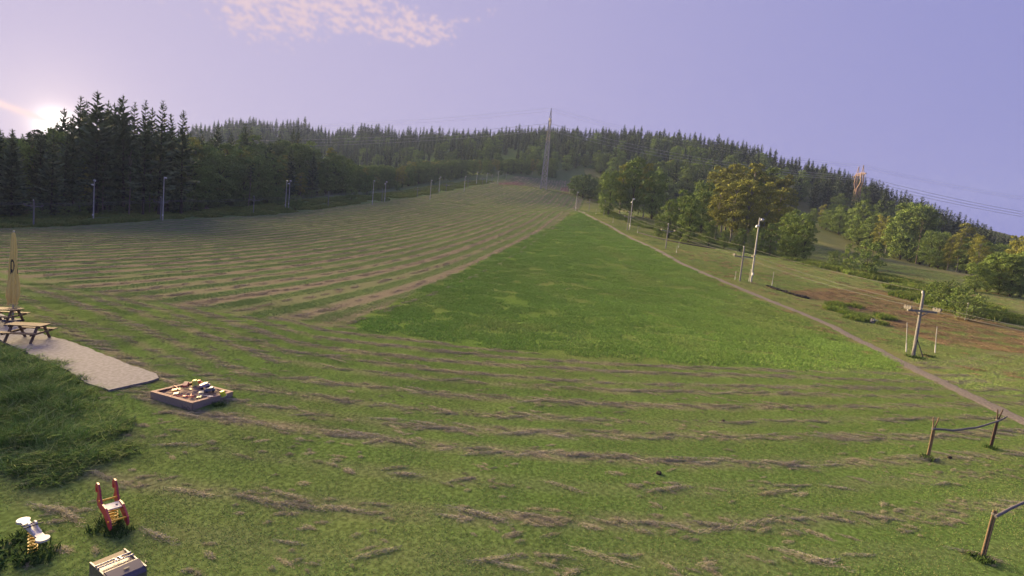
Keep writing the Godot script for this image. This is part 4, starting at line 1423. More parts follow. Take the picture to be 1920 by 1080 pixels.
func make_stakes() -> void:
	for r in [[1117, 402, 1117.5, 392], [1140, 404, 1141, 394], [1149, 418, 1150, 406], [1195, 437, 1196, 424], [1268, 474, 1269.5, 460], [1272, 465, 1273, 452], [1378, 524, 1379.5, 508]]:
		var b := hit(r[0], r[1])
		stake("short white stake in the grass between the path and the lift masts", "short stakes along the path", b, b + Vector3(0.02, CAMY + ray(r[2], r[3]).y * -b.z - b.y, 0))
	var b := hit(1404, 528)
	stake("thin dark topped stake at the foot of the tall two lamp mast", "", b, b + Vector3(0.05, 2.0, 0))
	b = hit(1447, 536)
	stake("thin white stake standing at the head of the tyre row", "", b, b + Vector3(0.04, 2.2, 0))
	b = hit(1699, 660)
	stake("tall thin stake just uphill of the braced lift mast", "", b, at_depth(1701, 604, -b.z), false)
	b = hit(1753, 662)
	stake("tall thin stake on the far side of the braced lift mast", "", b, at_depth(1757, 612, -b.z), false)
	# black pipe along the slope
	var pts := []
	for q in [[1197, 437], [1225, 445], [1250, 451], [1280, 457], [1310, 462], [1342, 467]]:
		pts.append(hit(q[0], q[1]) + Vector3(0, 0.12, 0))
	var mb := MB.new()
	mb.tube(pts, [0.2, 0.22, 0.2, 0.22, 0.2, 0.18], 9)
	tag(top("drain_pipe", mb.mesh(M.rubber)), "long black pipe lying across the grass below the lift masts", "pipe")
	# row of old tyres at the edge of the sand
	var ty := MB.new()
	var ring := []
	for k in 15:
		var a := TAU * k / 14.0
		ring.append(Vector3(cos(a) * 0.27, 0, sin(a) * 0.27))
	ty.tube(ring, [0.115], 9, false)
	for k in 28:                                   # tread lugs
		var a := TAU * k / 28.0
		ty.box(Transform3D(Basis(Vector3.UP, -a), Vector3(cos(a) * 0.375, 0, sin(a) * 0.375)), Vector3(0.03, 0.15, 0.045))
	var tm := ty.mesh(M.rubber)
	for k in 13:
		var t := k / 12.0
		var p := hit(lerpf(1441, 1512, t), lerpf(537.5, 559, t) + sin(t * 3.0) * 1.5)
		var o := thing("old_tyre", "old black tyre lying in a row along the sandy patch", "tyre", p + Vector3(0, 0.12, 0), rng.randf() * TAU, "row of old tyres")
		o.rotation.x = rng.randf_range(-0.5, 0.5)
		o.scale = Vector3.ONE * rng.randf_range(0.9, 1.2)
		part("tread", tm, o)
	# pale stone in the weeds, pale plank by the thin mast
	mb = MB.new()
	var rb := hit(1638, 606)
	rock(mb, Vector3(0.55, 0.38, 0.4), 3)
	var ro := top("boulder", mb.mesh(grain(mat(Color(0.5, 0.48, 0.46), 0.95), 0.05, 0.5, Vector3(1, 1, 1), 31)))
	ro.position = rb + Vector3(0, 0.2, 0)
	tag(ro, "pale boulder lying in the weeds between path and straw", "boulder")
	mb = MB.new()
	var pa := hit(1813, 600); var pb := hit(1829, 603)
	mb.bar(pa + Vector3(0, 0.1, 0), pb + Vector3(0, 0.16, 0), 0.35, 0.06)
	mb.bar(pa + Vector3(0.1, 0.17, -0.2), pb + Vector3(-0.2, 0.22, -0.2), 0.2, 0.05)
	tag(top("plank", mb.mesh(M.white)), "pale plank lying beside the lone thin mast", "plank")
	# clods of earth on the mown front
	for q in [[1235, 889, 0.075], [1780, 859, 0.07], [1356, 790, 0.06]]:
		mb = MB.new()
		rock(mb, Vector3(q[2] * 1.5, q[2], q[2] * 1.2), int(q[0]))
		var c := top("earth_clod", mb.mesh(grain(mat(Color(0.09, 0.07, 0.055), 1.0), 0.08, 0.5, Vector3(3, 3, 3), 33)))
		c.position = hit(q[0], q[1]) + Vector3(0, q[2] * 0.4, 0)
		tag(c, "small dark clod of earth lying on the mown grass", "clod", "clods on the mown grass")
	# felled logs by the far forest
	for k in 7:
		var o := hit(372 + (k % 4) * 3.2 - (k / 4) * -1.5, 394 - (k / 4) * 0.4)
		mb = MB.new()
		var lift := 0.25 + (k / 4) * 0.42
		mb.tube([o + Vector3(-1.8, lift, 0.2), o + Vector3(1.8, lift, -0.3)], [0.24, 0.21], 9)
		tag(top("log", mb.mesh(M.pine)), "felled brown log stacked under the forest beside the one lamp mast", "log", "stack of felled logs")

func rock(mb: MB, s: Vector3, sd: int) -> void:
	var f := FastNoiseLite.new()
	f.seed = sd; f.frequency = 0.9
	var pt := func(i: int, j: int) -> Vector3:
		var a := TAU * (i % 12) / 12.0; var e := PI * j / 8.0 - PI / 2
		var d := Vector3(cos(a) * cos(e), sin(e), sin(a) * cos(e))
		return d * s * (0.8 + 0.5 * f.get_noise_3dv(d * 1.6))
	for j in 8:
		for i in 12:
			mb.quad(pt.call(i, j), pt.call(i, j + 1), pt.call(i + 1, j + 1), pt.call(i + 1, j))

# ------------------------------------------------------------------ picnic corner
func picnic_table(label: String, at: Vector3, turn: float, L := 1.7) -> void:
	var o := thing("picnic_table", label, "picnic table", at, turn, "")
	for k in 5:
		var mb := MB.new()
		mb.box(Transform3D(Basis(), Vector3(0, 0.74, -0.3 + k * 0.15)), Vector3(L, 0.04, 0.138))
		part("tabletop_plank", mb.mesh(M.wood_top), o)
	for s in [-1.0, 1.0]:
		for k in 2:
			var mb := MB.new()
			mb.box(Transform3D(Basis(), Vector3(0, 0.45, s * (0.62 + k * 0.15))), Vector3(L, 0.04, 0.138))
			part("bench_plank", mb.mesh(M.wood_top), o)
		var ex: float = s * (L * 0.5 - 0.22)
		for z in [-1.0, 1.0]:
			var mb := MB.new()
			mb.bar(Vector3(ex, 0.0, z * 0.66), Vector3(ex, 0.715, z * 0.2), 0.05, 0.1, Vector3.RIGHT)
			part("leg", mb.mesh(M.wood), o)
		var cb := MB.new()
		cb.bar(Vector3(ex + s * 0.052, 0.385, -0.78), Vector3(ex + s * 0.052, 0.385, 0.78), 0.045, 0.09)
		cb.bar(Vector3(ex + s * 0.052, 0.675, -0.34), Vector3(ex + s * 0.052, 0.675, 0.34), 0.045, 0.08)
		part("crossbeam", cb.mesh(M.wood), o)

func make_picnic() -> void:
	var t1 := hit(52, 640); var t2 := hit(0, 612); var t3 := hit(-30, 600)
	picnic_table("brown picnic table nearest the open end of the concrete slab", t1 + Vector3(0, 0.07, 0), 0.22, 1.45)
	picnic_table("brown picnic table standing just behind the folded parasol", on(t2.x - 0.35, -t2.z + 0.5, 0.07), 0.22, 1.45)
	# folded parasol
	var b := hit(24, 604)
	var o := thing("parasol", "tall folded cream parasol between the picnic tables", "parasol", b + Vector3(0, 0.05, 0))
	var h := CAMY + ray(39, 437).y * -b.z - b.y
	var mb := MB.new()
	mb.tube([Vector3(0, 0, 0), Vector3(0, h * 0.5, 0)], [0.035, 0.03], 10)
	part("pole", mb.mesh(M.white), o)
	mb = MB.new()
	mb.box(Transform3D(Basis(), Vector3(0, 0.05, 0)), Vector3(0.6, 0.1, 0.6))
	mb.tube([Vector3(0, 0.1, 0), Vector3(0, 0.35, 0)], [0.06, 0.055], 10)
	part("base", mb.mesh(M.concrete), o)
	mb = MB.new()
	var y0 := h * 0.20; var nr := 60; var ns := 64
	var pt := func(i: int, j: int) -> Vector3:
		var t := float(i) / nr
		var a := TAU * j / ns
		var r := lerpf(0.21, 0.06, pow(t, 1.8)) * (0.75 + 0.25 * smoothstep(0.0, 0.12, t)) + 0.035 * sin(t * 9.0) * (1.0 - t)
		if t > 0.98: r *= 0.5
		var fold := 1.0 + 0.20 * cos(a * 8.0 + t * 2.0) * (1.0 - t * 0.5) + 0.08 * sin(a * 3.0 + t * 14.0)
		if i == 0: fold *= 1.25
		return Vector3(cos(a) * r * fold, y0 + (h - y0) * t - (0.1 * (0.5 + 0.5 * cos(a * 3.0)) if i == 0 else 0.0), sin(a) * r * fold)
	for i in nr:
		for j in ns:
			var t := float(i) / nr
			var a := TAU * j / ns
			var c := Color(0.76, 0.57, 0.20) * (1.0 + 0.12 * nz2.get_noise_2d(j * 3.0, i * 2.0))
			# printed dark curls round the middle of the cloth
			var q := fmod(a * 3.0, TAU) - PI
			var yy := (t - 0.52) / 0.09
			var rr := sqrt(q * q * 0.35 + yy * yy)
			if (rr > 0.62 and rr < 1.0) or (absf(q - 0.9) < 0.28 and yy > -1.3 and yy < 0.6):
				c = Color(0.035, 0.032, 0.045)
			mb.col = c
			mb.quad(pt.call(i, j), pt.call(i + 1, j), pt.call(i + 1, j + 1), pt.call(i, j + 1))
	part("canopy", mb.mesh(M.canvas), o)
	mb = MB.new()
	lathe(mb, Vector3(0, h, 0), [[0.03, -0.05], [0.045, 0.0], [0.02, 0.05]], 8)
	part("finial", mb.mesh(M.white), o)
	mb = MB.new()
	mb.tube([Vector3(0.0, y0 + 0.62, 0.0), Vector3(0.0, y0 + 0.67, 0.0)], [0.17, 0.17], 16, false)
	part("strap", mb.mesh(M.wood_top), o)

func make_sandbox() -> void:
	var c: Array = [hit(293, 738), hit(382, 767), hit(427, 749), hit(343, 727)]
	var ctr: Vector3 = (c[0] + c[1] + c[2] + c[3]) / 4.0
	var ax: Vector3 = ((c[1] - c[0]) + (c[2] - c[3])).normalized()
	var turn := atan2(-ax.z, ax.x)
	var L := 2.1; var W := 1.65; var hh := 0.2
	var y := gnd(ctr.x, -ctr.z)
	ctr.y = y
	var o := thing("sandbox", "low square wooden sandbox heaped with toys beside the concrete slab", "sandbox", ctr, turn)
	for s in [-1.0, 1.0]:
		for k in 2:
			var mb := MB.new()
			mb.box(Transform3D(Basis(), Vector3(-L * 0.25 + k * L * 0.5, hh * 0.5 - 0.03, s * W * 0.5)), Vector3(L * 0.497, hh + 0.06, 0.045))
			part("side_board", mb.mesh(M.sandwood), o)
		var mb2 := MB.new()
		mb2.box(Transform3D(Basis(), Vector3(s * L * 0.5, hh * 0.5 - 0.03, 0)), Vector3(0.045, hh + 0.06, W - 0.05))
		part("side_board", mb2.mesh(M.sandwood), o)
		mb2 = MB.new()
		mb2.box(Transform3D(Basis(), Vector3(0, hh + 0.018, s * (W * 0.5 - 0.04))), Vector3(L + 0.06, 0.03, 0.14))
		part("rim_board", mb2.mesh(M.sandrim), o)
		mb2 = MB.new()
		mb2.box(Transform3D(Basis(), Vector3(s * (L * 0.5 - 0.04), hh + 0.016, 0)), Vector3(0.14, 0.03, W - 0.225))
		part("rim_board", mb2.mesh(M.sandrim), o)
	var sand := MB.new()
	var sy := func(u: float, w: float) -> float: return hh - 0.06 + 0.24 * exp(-((u - 0.05) * (u - 0.05) / 0.5 + (w + 0.15) * (w + 0.15) / 0.3)) + 0.05 * nz2.get_noise_2d(u * 30.0, w * 30.0)
	var n := 26
	for i in n:
		for j in n:
			var u0 := lerpf(-L * 0.48, L * 0.48, float(i) / n); var u1 := lerpf(-L * 0.48, L * 0.48, float(i + 1) / n)
			var w0 := lerpf(-W * 0.48, W * 0.48, float(j) / n); var w1 := lerpf(-W * 0.48, W * 0.48, float(j + 1) / n)
			sand.quad(Vector3(u0, sy.call(u0, w0), w0), Vector3(u1, sy.call(u1, w0), w0), Vector3(u1, sy.call(u1, w1), w1), Vector3(u0, sy.call(u0, w1), w1))
	part("sand", sand.mesh(grain(mat(Color(0.44, 0.31, 0.23), 1.0), 0.06, 0.55, Vector3(1.5, 1.5, 1.5), 41)), o)
	# toys lying on the sand: [kind, colour, u, w, turn, label]
	var yg := Color(0.62, 0.72, 0.06)
	var toys := [
		["bucket", yg, -0.78, -0.72, 0.3, "lime yellow toy bucket upended on the far sandbox corner"],
		["bucket", yg, 1.05, -0.42, 1.4, "lime yellow toy bucket at the sandbox corner near two stacked boards"],
		["truck", Color(0.75, 0.16, 0.05), -0.42, -0.52, 0.5, "orange toy truck on the sand heap"],
		["shovel", Color(0.62, 0.04, 0.06), 0.12, 0.55, 0.9, "red toy shovel lying at the front rim of the sandbox"],
		["rake", Color(0.62, 0.05, 0.06), 0.42, 0.38, -0.7, "red toy rake lying across the sand"],
		["truck", Color(0.05, 0.05, 0.06), 0.05, -0.5, 0.0, "black toy truck on top of the sand heap"],
		["truck", Color(0.34, 0.30, 0.42), 0.3, -0.25, 1.2, "lilac grey toy truck in the middle of the sand"],
		["bucket", Color(0.45, 0.52, 0.10), -0.05, -0.15, 0.2, "olive green toy bucket tipped over on the sand"],
		["shovel", Color(0.65, 0.55, 0.2), -0.1, 0.1, 0.5, "pale yellow toy shovel half buried in the sand"],
		["mould", Color(0.75, 0.68, 0.45), 0.5, 0.05, 0.0, "cream sand mould beside the lilac truck"],
		["truck", Color(0.12, 0.15, 0.22), 0.62, -0.22, 0.8, "dark blue toy truck near the sandbox corner"],
		["shovel", Color(0.6, 0.55, 0.5), 0.85, 0.1, 0.35, "long pale spade lying towards the sandbox rim"],
		["mould", Color(0.7, 0.3, 0.05), -0.62, 0.25, 0.0, "orange sand mould near the rim of the sandbox"],
		["rake", Color(0.10, 0.08, 0.08), 0.82, -0.5, 0.1, "dark toy rake lying over the back rim"],
		["mould", Color(0.18, 0.2, 0.1), 0.72, 0.3, 0.0, "dark green sand mould near the front of the sandbox"],
		["truck", Color(0.3, 0.08, 0.12), -0.5, -0.1, 2.2, "maroon toy truck on the slope of the sand heap"],
		["mould", Color(0.5, 0.33, 0.2), -0.2, 0.5, 0.0, "tan sand mould lying close to the red shovel"],
		["shovel", Color(0.5, 0.14, 0.08), -0.75, 0.05, -0.3, "rust red toy shovel by the short side board"]]
	for t in toys:
		var p: Vector3 = o.transform * Vector3(t[2], sy.call(t[2], t[3]) + 0.0, t[3])
		toy(t[0], t[1], p, turn + t[4], t[5])

func toy(kind: String, c: Color, p: Vector3, turn: float, label: String) -> void:
	var m := mat(c, 0.45)
	var o := thing("toy_" + kind, label, "toy", p, turn)
	var mb := MB.new()
	if kind == "bucket":
		lathe(mb, Vector3(0, 0, 0), [[0.12, 0.0], [0.125, 0.03], [0.105, 0.05], [0.085, 0.2], [0.075, 0.21]], 14)
		part("body", mb.mesh(m), o)
		mb = MB.new()
		var arc := []
		for k in 9:
			arc.append(Vector3(cos(PI * k / 8.0) * 0.13, 0.02, sin(PI * k / 8.0) * 0.13))
		mb.tube(arc, [0.008], 6)
		part("handle", mb.mesh(M.white), o)
		o.rotation.z = 0.25
	elif kind == "truck":
		mb.box(Transform3D(Basis(), Vector3(-0.05, 0.12, 0)), Vector3(0.2, 0.09, 0.14))
		mb.box(Transform3D(Basis(Vector3.BACK, 0.12), Vector3(-0.05, 0.175, 0)), Vector3(0.22, 0.02, 0.16))
		part("dump_body", mb.mesh(m), o)
		mb = MB.new()
		mb.slab(PackedVector2Array([Vector2(0.06, 0.07), Vector2(0.06, 0.2), Vector2(0.11, 0.2), Vector2(0.14, 0.14), Vector2(0.18, 0.13), Vector2(0.18, 0.07)]), 0.13, Transform3D())
		part("cab", mb.mesh(m), o)
		for x in [-0.1, 0.11]:
			for z in [-1.0, 1.0]:
				mb = MB.new()
				mb.tube([Vector3(x, 0.045, z * 0.05), Vector3(x, 0.045, z * 0.08)], [0.045, 0.045], 10)
				part("wheel", mb.mesh(M.rubber), o)
		o.rotation.z = 0.15
	elif kind == "mould":
		var star := PackedVector2Array()
		for k in 16:
			var a := TAU * k / 16.0
			star.append(Vector2(cos(a), sin(a)) * (0.09 + 0.025 * cos(a * 4.0)))
		mb.slab(star, 0.05, Transform3D(Basis(Vector3.RIGHT, -PI / 2 + 0.2), Vector3(0, 0.035, 0)))
		part("shell", mb.mesh(m), o)
	else:
		mb.tube([Vector3(-0.3, 0.05, 0), Vector3(0.05, 0.04, 0)], [0.013, 0.013], 7)
		mb.tube([Vector3(-0.3, 0.05, -0.05), Vector3(-0.3, 0.05, 0.05)], [0.013, 0.013], 7)
		part("handle", mb.mesh(m), o)
		mb = MB.new()
		if kind == "shovel":
			mb.slab(PackedVector2Array([Vector2(0.05, -0.06), Vector2(0.16, -0.065), Vector2(0.22, -0.03), Vector2(0.23, 0.0), Vector2(0.22, 0.03), Vector2(0.16, 0.065), Vector2(0.05, 0.06)]), 0.012, Transform3D(Basis(Vector3.RIGHT, PI / 2), Vector3(0, 0.035, 0)))
			part("blade", mb.mesh(m), o)
		else:
			mb.bar(Vector3(0.06, 0.045, -0.09), Vector3(0.06, 0.045, 0.09), 0.02, 0.02)
			for k in 6:
				mb.bar(Vector3(0.06, 0.045, -0.085 + k * 0.034), Vector3(0.1, 0.0, -0.085 + k * 0.034), 0.012, 0.012)
			part("tines", mb.mesh(m), o)

func spring_mesh(a: Vector3, b: Vector3, r: float, turns: int, wire: float) -> MB:
	var mb := MB.new()
	var z := (b - a).normalized()
	var x := z.cross(Vector3(0.3, 0.1, 1.0)).normalized()
	var y := z.cross(x)
	var pts := []
	for k in turns * 14 + 1:
		var t := float(k) / (turns * 14)
		var q := TAU * turns * t
		pts.append(a.lerp(b, t) + (x * cos(q) + y * sin(q)) * r)
	mb.tube(pts, [wire], 6)
	return mb

func hit_plane(px: float, py: float, y: float) -> Vector3:
	var r := ray(px, py)
	var d := (y - CAMY) / r.y
	return Vector3(r.x * d, y, -d)

func make_play() -> void:
	# red sledge on a spring
	var g := hit(208, 985)
	var f0 := hit_plane(183, 908, g.y + 0.72); var r0 := hit_plane(209, 974, g.y + 0.30)
	var f1 := hit_plane(214, 906, g.y + 0.72); var r1 := hit_plane(238, 972, g.y + 0.30)
	var fr := (f0 + f1) * 0.5; var re := (r0 + r1) * 0.5
	var dv := Vector3(fr.x - re.x, 0, fr.z - re.z)
	var L := dv.length()
	var o := thing("spring_rocker", "red sledge shaped spring rocker with white seat and yellow bars", "spring rocker", Vector3(re.x, g.y, re.z), atan2(-dv.z, dv.x))
	var W := f0.distance_to(f1) * 0.5
	var k := L / 0.95
	var prof := PackedVector2Array()
	for q in [[-0.06, 0.16], [-0.02, 0.30], [0.10, 0.36], [0.30, 0.46], [0.45, 0.46], [0.58, 0.44], [0.68, 0.54], [0.74, 0.70], [0.84, 0.80], [0.95, 0.80], [1.03, 0.72], [1.04, 0.60], [0.98, 0.55], [0.97, 0.66], [0.92, 0.71], [0.87, 0.66], [0.86, 0.52], [0.92, 0.40], [0.84, 0.30], [0.62, 0.27], [0.4, 0.25], [0.15, 0.14], [0.0, 0.08]]:
		prof.append(Vector2(q[0] * k, q[1]))
	for s in [-1.0, 1.0]:
		var mb := MB.new()
		mb.slab(prof, 0.035, Transform3D(Basis(), Vector3(0, 0, s * W)))
		part("side_board", mb.mesh(M.red), o)
	var mb2 := MB.new()
	mb2.box(Transform3D(Basis(Vector3.BACK, 0.06), Vector3(0.44 * k, 0.40, 0)), Vector3(0.27, 0.03, W * 2.0 - 0.04))
	var st := part("seat", mb2.mesh(M.seat), o)
	mb2 = MB.new()
	mb2.tube([Vector3(0.44 * k, 0.413, W * 0.45), Vector3(0.44 * k, 0.43, W * 0.45)], [0.025, 0.018], 8)
	part("bolt", mb2.mesh(M.dark_steel), st)
	for q in [[0.05, 0.27], [0.68, 0.47]]:
		mb2 = MB.new()
		mb2.tube([Vector3(q[0] * k, q[1], -W - 0.04), Vector3(q[0] * k, q[1], W + 0.04)], [0.022, 0.022], 8)
		part("bar", mb2.mesh(M.yellow), o)
	part("spring", spring_mesh(Vector3(0.36 * k, -0.03, 0), Vector3(0.40 * k, 0.36, 0), 0.085, 6, 0.014).mesh(M.yellow), o)
	# white seesaw rocker on a spring
	g = hit(70, 1040)
	var e0 := hit_plane(40, 973, g.y + 0.52); var e1 := hit_plane(84, 1014, g.y + 0.46)
	var c := (e0 + e1) * 0.5
	var v := e1 - e0
	L = v.length()
	o = thing("spring_seesaw", "white two seat spring seesaw with black handles and yellow spring", "spring seesaw", Vector3(c.x, gnd(c.x, -c.z), c.z), atan2(-v.z, v.x))
	var hb := c.y - o.position.y
	var ol := PackedVector2Array()
	for i in 20:
		var a := -2.5 + 5.0 * i / 19.0
		ol.append(Vector2(L * 0.5 - 0.10 + cos(a) * 0.115, sin(a) * 0.115))
	for i in 20:
		var a := PI - 2.5 + 5.0 * i / 19.0
		ol.append(Vector2(-L * 0.5 + 0.10 + cos(a) * 0.115, sin(a) * 0.115))
	var tilt := Basis(Vector3.BACK, atan2(e1.y - e0.y, L))
	mb2 = MB.new()
	mb2.slab(ol, 0.045, Transform3D(tilt * Basis(Vector3.RIGHT, -PI / 2), Vector3(0, hb, 0)))
	part("board", mb2.mesh(M.seat), o)
	for s in [-1.0, 1.0]:
		mb2 = MB.new()
		mb2.slab(PackedVector2Array([Vector2(-0.22, -0.03), Vector2(-0.24, 0.02), Vector2(-0.12, 0.05), Vector2(-0.08, 0.13), Vector2(0.0, 0.13), Vector2(0.06, 0.05), Vector2(0.24, 0.02), Vector2(0.22, -0.03)]), 0.03, Transform3D(tilt, Vector3(0, hb + 0.02, s * 0.055)))
		part("side_plate", mb2.mesh(M.seat), o)
	for x in [-0.09, 0.04]:
		mb2 = MB.new()
		mb2.tube([Vector3(x, hb + 0.11, -0.16), Vector3(x, hb + 0.11, 0.16)], [0.014, 0.014], 8)
		part("handle", mb2.mesh(M.black), o)
	part("spring", spring_mesh(Vector3(0.02, -0.04, 0.0), Vector3(0.0, hb - 0.03, 0), 0.075, 7, 0.013).mesh(M.yellow), o)
	# the steel barbecue at the bottom of the view
	make_barbecue()

func make_barbecue() -> void:
	var gy := gnd(-6.6, 8.9)
	var y := gy + 0.92
	var bl := hit_plane(164, 1058, y); var br := hit_plane(231, 1031, y); var rf := hit_plane(279, 1061, y)
	var xv := (br - bl); var zv := (rf - br)
	var W := xv.length(); var D := maxf(zv.length(), 0.55)
	var turn := atan2(-xv.z, xv.x)
	var mid := bl + xv * 0.5 + zv.normalized() * D * 0.5
	var o := thing("barbecue", "steel barbecue with dark lid and two long spit rods", "barbecue", Vector3(mid.x, gnd(mid.x, -mid.z), mid.z), turn)
	var h := y - o.position.y
	var mb := MB.new()
	mb.box(Transform3D(Basis(), Vector3(0, h * 0.5 + 0.05, 0)), Vector3(W, h - 0.16, D))
	part("cabinet", mb.mesh(M.bbq_steel), o)
	for sx in [-1.0, 1.0]:
		for sz in [-1.0, 1.0]:
			mb = MB.new()
			mb.tube([Vector3(sx * (W * 0.5 - 0.06), -0.04, sz * (D * 0.5 - 0.06)), Vector3(sx * (W * 0.5 - 0.06), 0.14, sz * (D * 0.5 - 0.06))], [0.03, 0.03], 8)
			part("foot", mb.mesh(M.black), o)
		mb = MB.new()
		mb.box(Transform3D(Basis(), Vector3(sx * (W * 0.5 - 0.012), h - 0.01, 0)), Vector3(0.024, 0.06, D))
		part("side_rim", mb.mesh(M.bbq_steel), o)
	mb = MB.new()
	mb.box(Transform3D(Basis(Vector3.RIGHT, 0.1), Vector3(0, h - 0.02, -D * 0.5 + 0.10)), Vector3(W - 0.05, 0.02, 0.19))
	part("back_shelf", mb.mesh(M.bbq_tan), o)
	mb = MB.new()
	mb.box(Transform3D(Basis(), Vector3(0, h - 0.06, -D * 0.5 + 0.30)), Vector3(W - 0.05, 0.03, 0.22))
	part("fire_tray", mb.mesh(M.black), o)
	for k in 2:
		mb = MB.new()
		var z := -D * 0.5 + 0.23 + k * 0.085
		mb.tube([Vector3(-W * 0.5 + 0.0, h + 0.035, z), Vector3(W * 0.5, h + 0.035, z + 0.02 * k)], [0.014, 0.014], 8)
		part("spit_rod", mb.mesh(M.chrome), o)
	for x in [-0.05, 0.02]:
		mb = MB.new()
		mb.bar(Vector3(x + W * 0.12, h + 0.02, -D * 0.5 + 0.2), Vector3(x + W * 0.12, h + 0.05, -D * 0.5 + 0.36), 0.014, 0.03)
		part("bracket", mb.mesh(M.chrome), o)
	mb = MB.new()
	mb.box(Transform3D(Basis(), Vector3(0, h - 0.015, -D * 0.5 + 0.455)), Vector3(W - 0.06, 0.025, 0.10))
	part("wooden_strip", mb.mesh(M.bbq_tan), o)
	mb = MB.new()
	var z0 := -D * 0.5 + 0.51; var z1 := D * 0.5 + 0.03
	var lid := PackedVector2Array([Vector2(z0, h - 0.06), Vector2(z0, h + 0.035), Vector2(z0 + 0.05, h + 0.055), Vector2(z1 - 0.08, h + 0.01), Vector2(z1, h - 0.06), Vector2(z1, h - 0.13)])
	mb.slab(lid, W - 0.03, Transform3D(Basis(Vector3.UP, -PI / 2), Vector3.ZERO))
	var ld := part("lid", mb.mesh(M.bbq_lid), o)
	mb = MB.new()
	var ov := PackedVector2Array()
	for k in 20:
		ov.append(Vector2(cos(TAU * k / 20.0) * 0.045, sin(TAU * k / 20.0) * 0.02))
	mb.slab(ov, 0.008, Transform3D(Basis(Vector3.RIGHT, -PI / 2 + 0.1), Vector3(0.02, h + 0.045, z0 + 0.17)))
	part("badge", mb.mesh(M.dark_steel), ld)
	mb = MB.new()
	mb.tube([Vector3(W * 0.5, h - 0.05, D * 0.28), Vector3(W * 0.5 + 0.07, h - 0.03, D * 0.28), Vector3(W * 0.5 + 0.09, h - 0.03, D * 0.2)], [0.012], 6)
	part("side_handle", mb.mesh(M.black), o)

func make_fence() -> void:
	# rough posts of two stakes bound together, hung with bent poles
	var posts := []
	for q in [[1739, 858, 1757, 782, "pale rough twin stake post joined by a sagging pole to a darker post", 0], [1857, 838, 1878, 767, "dark rough twin stake post beside the dirt path, holding a sagging pole", 1], [1841, 1046, 1869, 957, "short rough brown post tied to a bent pole at the grass corner", 2]]:
		var b := hit(q[0], q[1])
		var t := at_depth(q[2], q[3], -b.z)
		var h := t.y - b.y
		var o := thing("rough_post", q[4], "post", b)
		var lean := Vector3((t.x - b.x) * 0.75, h, 0)
		for s in [-1.0, 1.0]:
			var mb := MB.new()
			var off := Vector3(s * 0.021, 0, s * 0.012)
			var open := Vector3(s * 0.07, 0.0 if s > 0 else -0.03, 0)
			mb.tube([off + Vector3(0, -0.2, 0), lean * 0.35 + off + Vector3(0.01, 0, 0), lean * 0.75 + off * 1.1, lean + off + open * (0.0 if q[5] == 2 else 1.0)], [0.028, 0.027, 0.024, 0.02], 8)
			part("stake", mb.mesh(M.post_dark if q[5] == 1 else M.post), o)
		var mt := MB.new()
		var tie := lean * (0.72 if q[5] < 2 else 0.93)
		mt.tube([tie + Vector3(0, -0.03, 0), tie + Vector3(0, 0.03, 0)], [0.062, 0.062], 10, false)
		part("binding", mt.mesh(M.rail), o)
		posts.append(b + tie)
	var mb := MB.new()
	var p0: Vector3 = posts[0]; var p1: Vector3 = posts[1]
	var out := (p1 - p0).normalized()
	var pts := [p0 - out * 0.2 + Vector3(0, 0.02, 0.07)]
	for k in 9:
		var t := k / 8.0
		pts.append(p0.lerp(p1, t) + Vector3(0, -0.18 * sin(PI * t) + 0.015 * sin(t * 17.0), 0.07 + 0.02 * sin(t * 9.0)))
	pts.append(p1 + out * 0.5 + Vector3(0, 0.12, 0.07))
	mb.tube(pts, [0.04, 0.042, 0.04, 0.043, 0.04, 0.038, 0.04, 0.036, 0.034, 0.03, 0.024], 8)
	tag(top("sagging_rail", mb.mesh(M.rail)), "sagging grey pole hung between the pale and the dark rough posts", "rail")
	mb = MB.new()
	var q0: Vector3 = posts[2]
	var far := at_depth(2010, 878, 14.4)
	pts = [q0 + (q0 - far).normalized() * 0.1 + Vector3(0, 0, 0.09)]
	for k in 7:
		var t := k / 6.0
		pts.append(q0.lerp(far, t) + Vector3(0, -0.07 * sin(PI * t) + 0.02 * sin(t * 13.0), 0.09))
	mb.tube(pts, [0.036, 0.038, 0.036, 0.034, 0.035, 0.032, 0.03, 0.028], 8)
	tag(top("sagging_rail", mb.mesh(M.rail)), "bent dark pole tied to the short rough post at the grass corner", "rail")

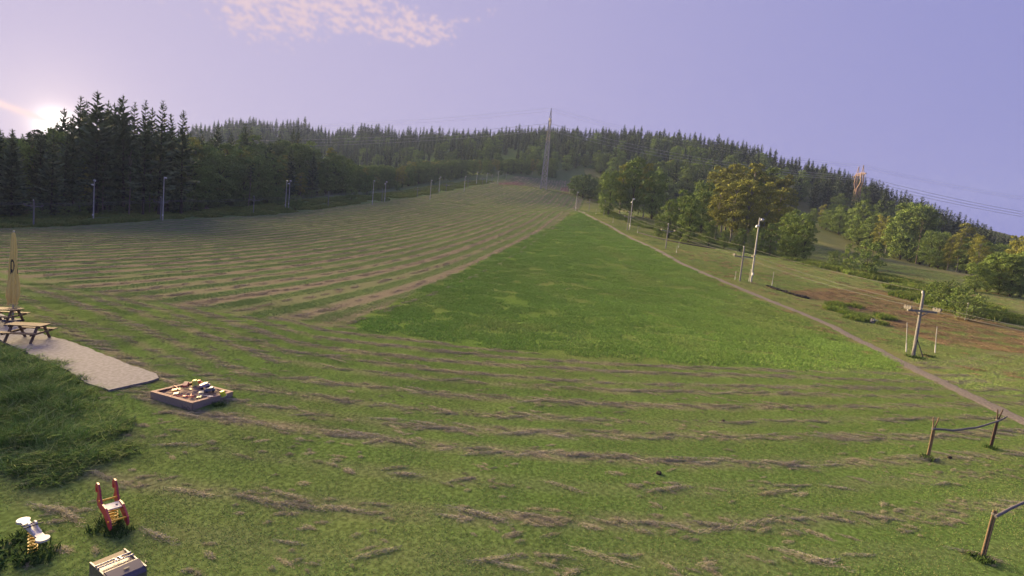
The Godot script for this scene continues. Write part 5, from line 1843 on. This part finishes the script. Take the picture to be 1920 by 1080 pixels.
func make_weed_tufts() -> void:
	# leafy tufts that the mower missed round feet of posts and play things
	var wm := blade_patch(0.42, 150, 0.06, 0.26, 0.022, [Color(0.055, 0.10, 0.03), Color(0.08, 0.13, 0.04), Color(0.045, 0.08, 0.03)], 1.0, M.blade)
	for q in [[1739, 860, 1.0, "dark weed tuft round the foot of the pale twin stake post"], [1857, 840, 0.9, "dark weed tuft round the foot of the dark twin stake post"], [1838, 1048, 1.0, "dark weed tuft round the foot of the short rough post"], [200, 990, 1.4, "dark leafy weeds growing round the spring of the red rocker"], [228, 1000, 0.9, "small weed tuft beside the foot of the red rocker"], [72, 1046, 1.3, "dark leafy weeds growing round the spring of the white seesaw"], [1714, 670, 3.0, "weeds growing round the braced foot of the thick lift mast"], [1740, 668, 2.2, "low weeds between the braced lift mast and the thin stake"], [52, 1005, 1.0, "weed clump in the grass beside the white seesaw"], [10, 1040, 2.4, "broad weed patch in the grass beyond the white seesaw"], [300, 742, 1.0, "weeds along the short board of the sandbox"], [360, 764, 1.0, "weeds along the front board of the sandbox"], [410, 760, 0.9, "weeds along the board of the sandbox facing the mown field"]]:
		var p := hit(q[0], q[1])
		var o := top("weed_tuft", wm)
		o.position = p
		o.rotation.y = rng.randf() * TAU
		o.scale = Vector3(q[2], minf(q[2], 1.3), q[2])
		tag(o, q[3], "weeds")

func make_things() -> void:
	M.sandwood = grain(mat(Color(0.52, 0.43, 0.36), 0.9), 0.04, 0.5, Vector3(1.0, 6.0, 6.0), 43, 0.2)
	M.sandrim = grain(mat(Color(0.56, 0.38, 0.31), 0.9), 0.04, 0.6, Vector3(1.0, 6.0, 6.0), 44, 0.15)
	M.bbq_steel = grain(mat(Color(0.26, 0.24, 0.265), 0.5, 0.6), 0.04, 0.7, Vector3(2, 2, 2), 45)
	M.bbq_tan = grain(mat(Color(0.33, 0.245, 0.175), 0.6, 0.1), 0.05, 0.6, Vector3(3, 3, 3), 46)
	M.bbq_lid = mat(Color(0.085, 0.075, 0.11), 0.4, 0.3)
	M.chrome = mat(Color(0.42, 0.42, 0.45), 0.35, 0.8)
	make_lift()
	make_floods()
	make_pylons()
	make_stakes()
	make_picnic()
	make_sandbox()
	make_play()
	make_fence()
	make_weed_tufts()


func _ready() -> void:
	rng.seed = 20260620
	nz.seed = 7; nz.frequency = 0.05; nz.fractal_octaves = 3
	nz2.seed = 11; nz2.frequency = 0.12; nz2.fractal_octaves = 3
	make_camera_and_sky()
	build_land()
	make_materials()
	make_ground()
	make_grass()
	make_trees()
	make_things()
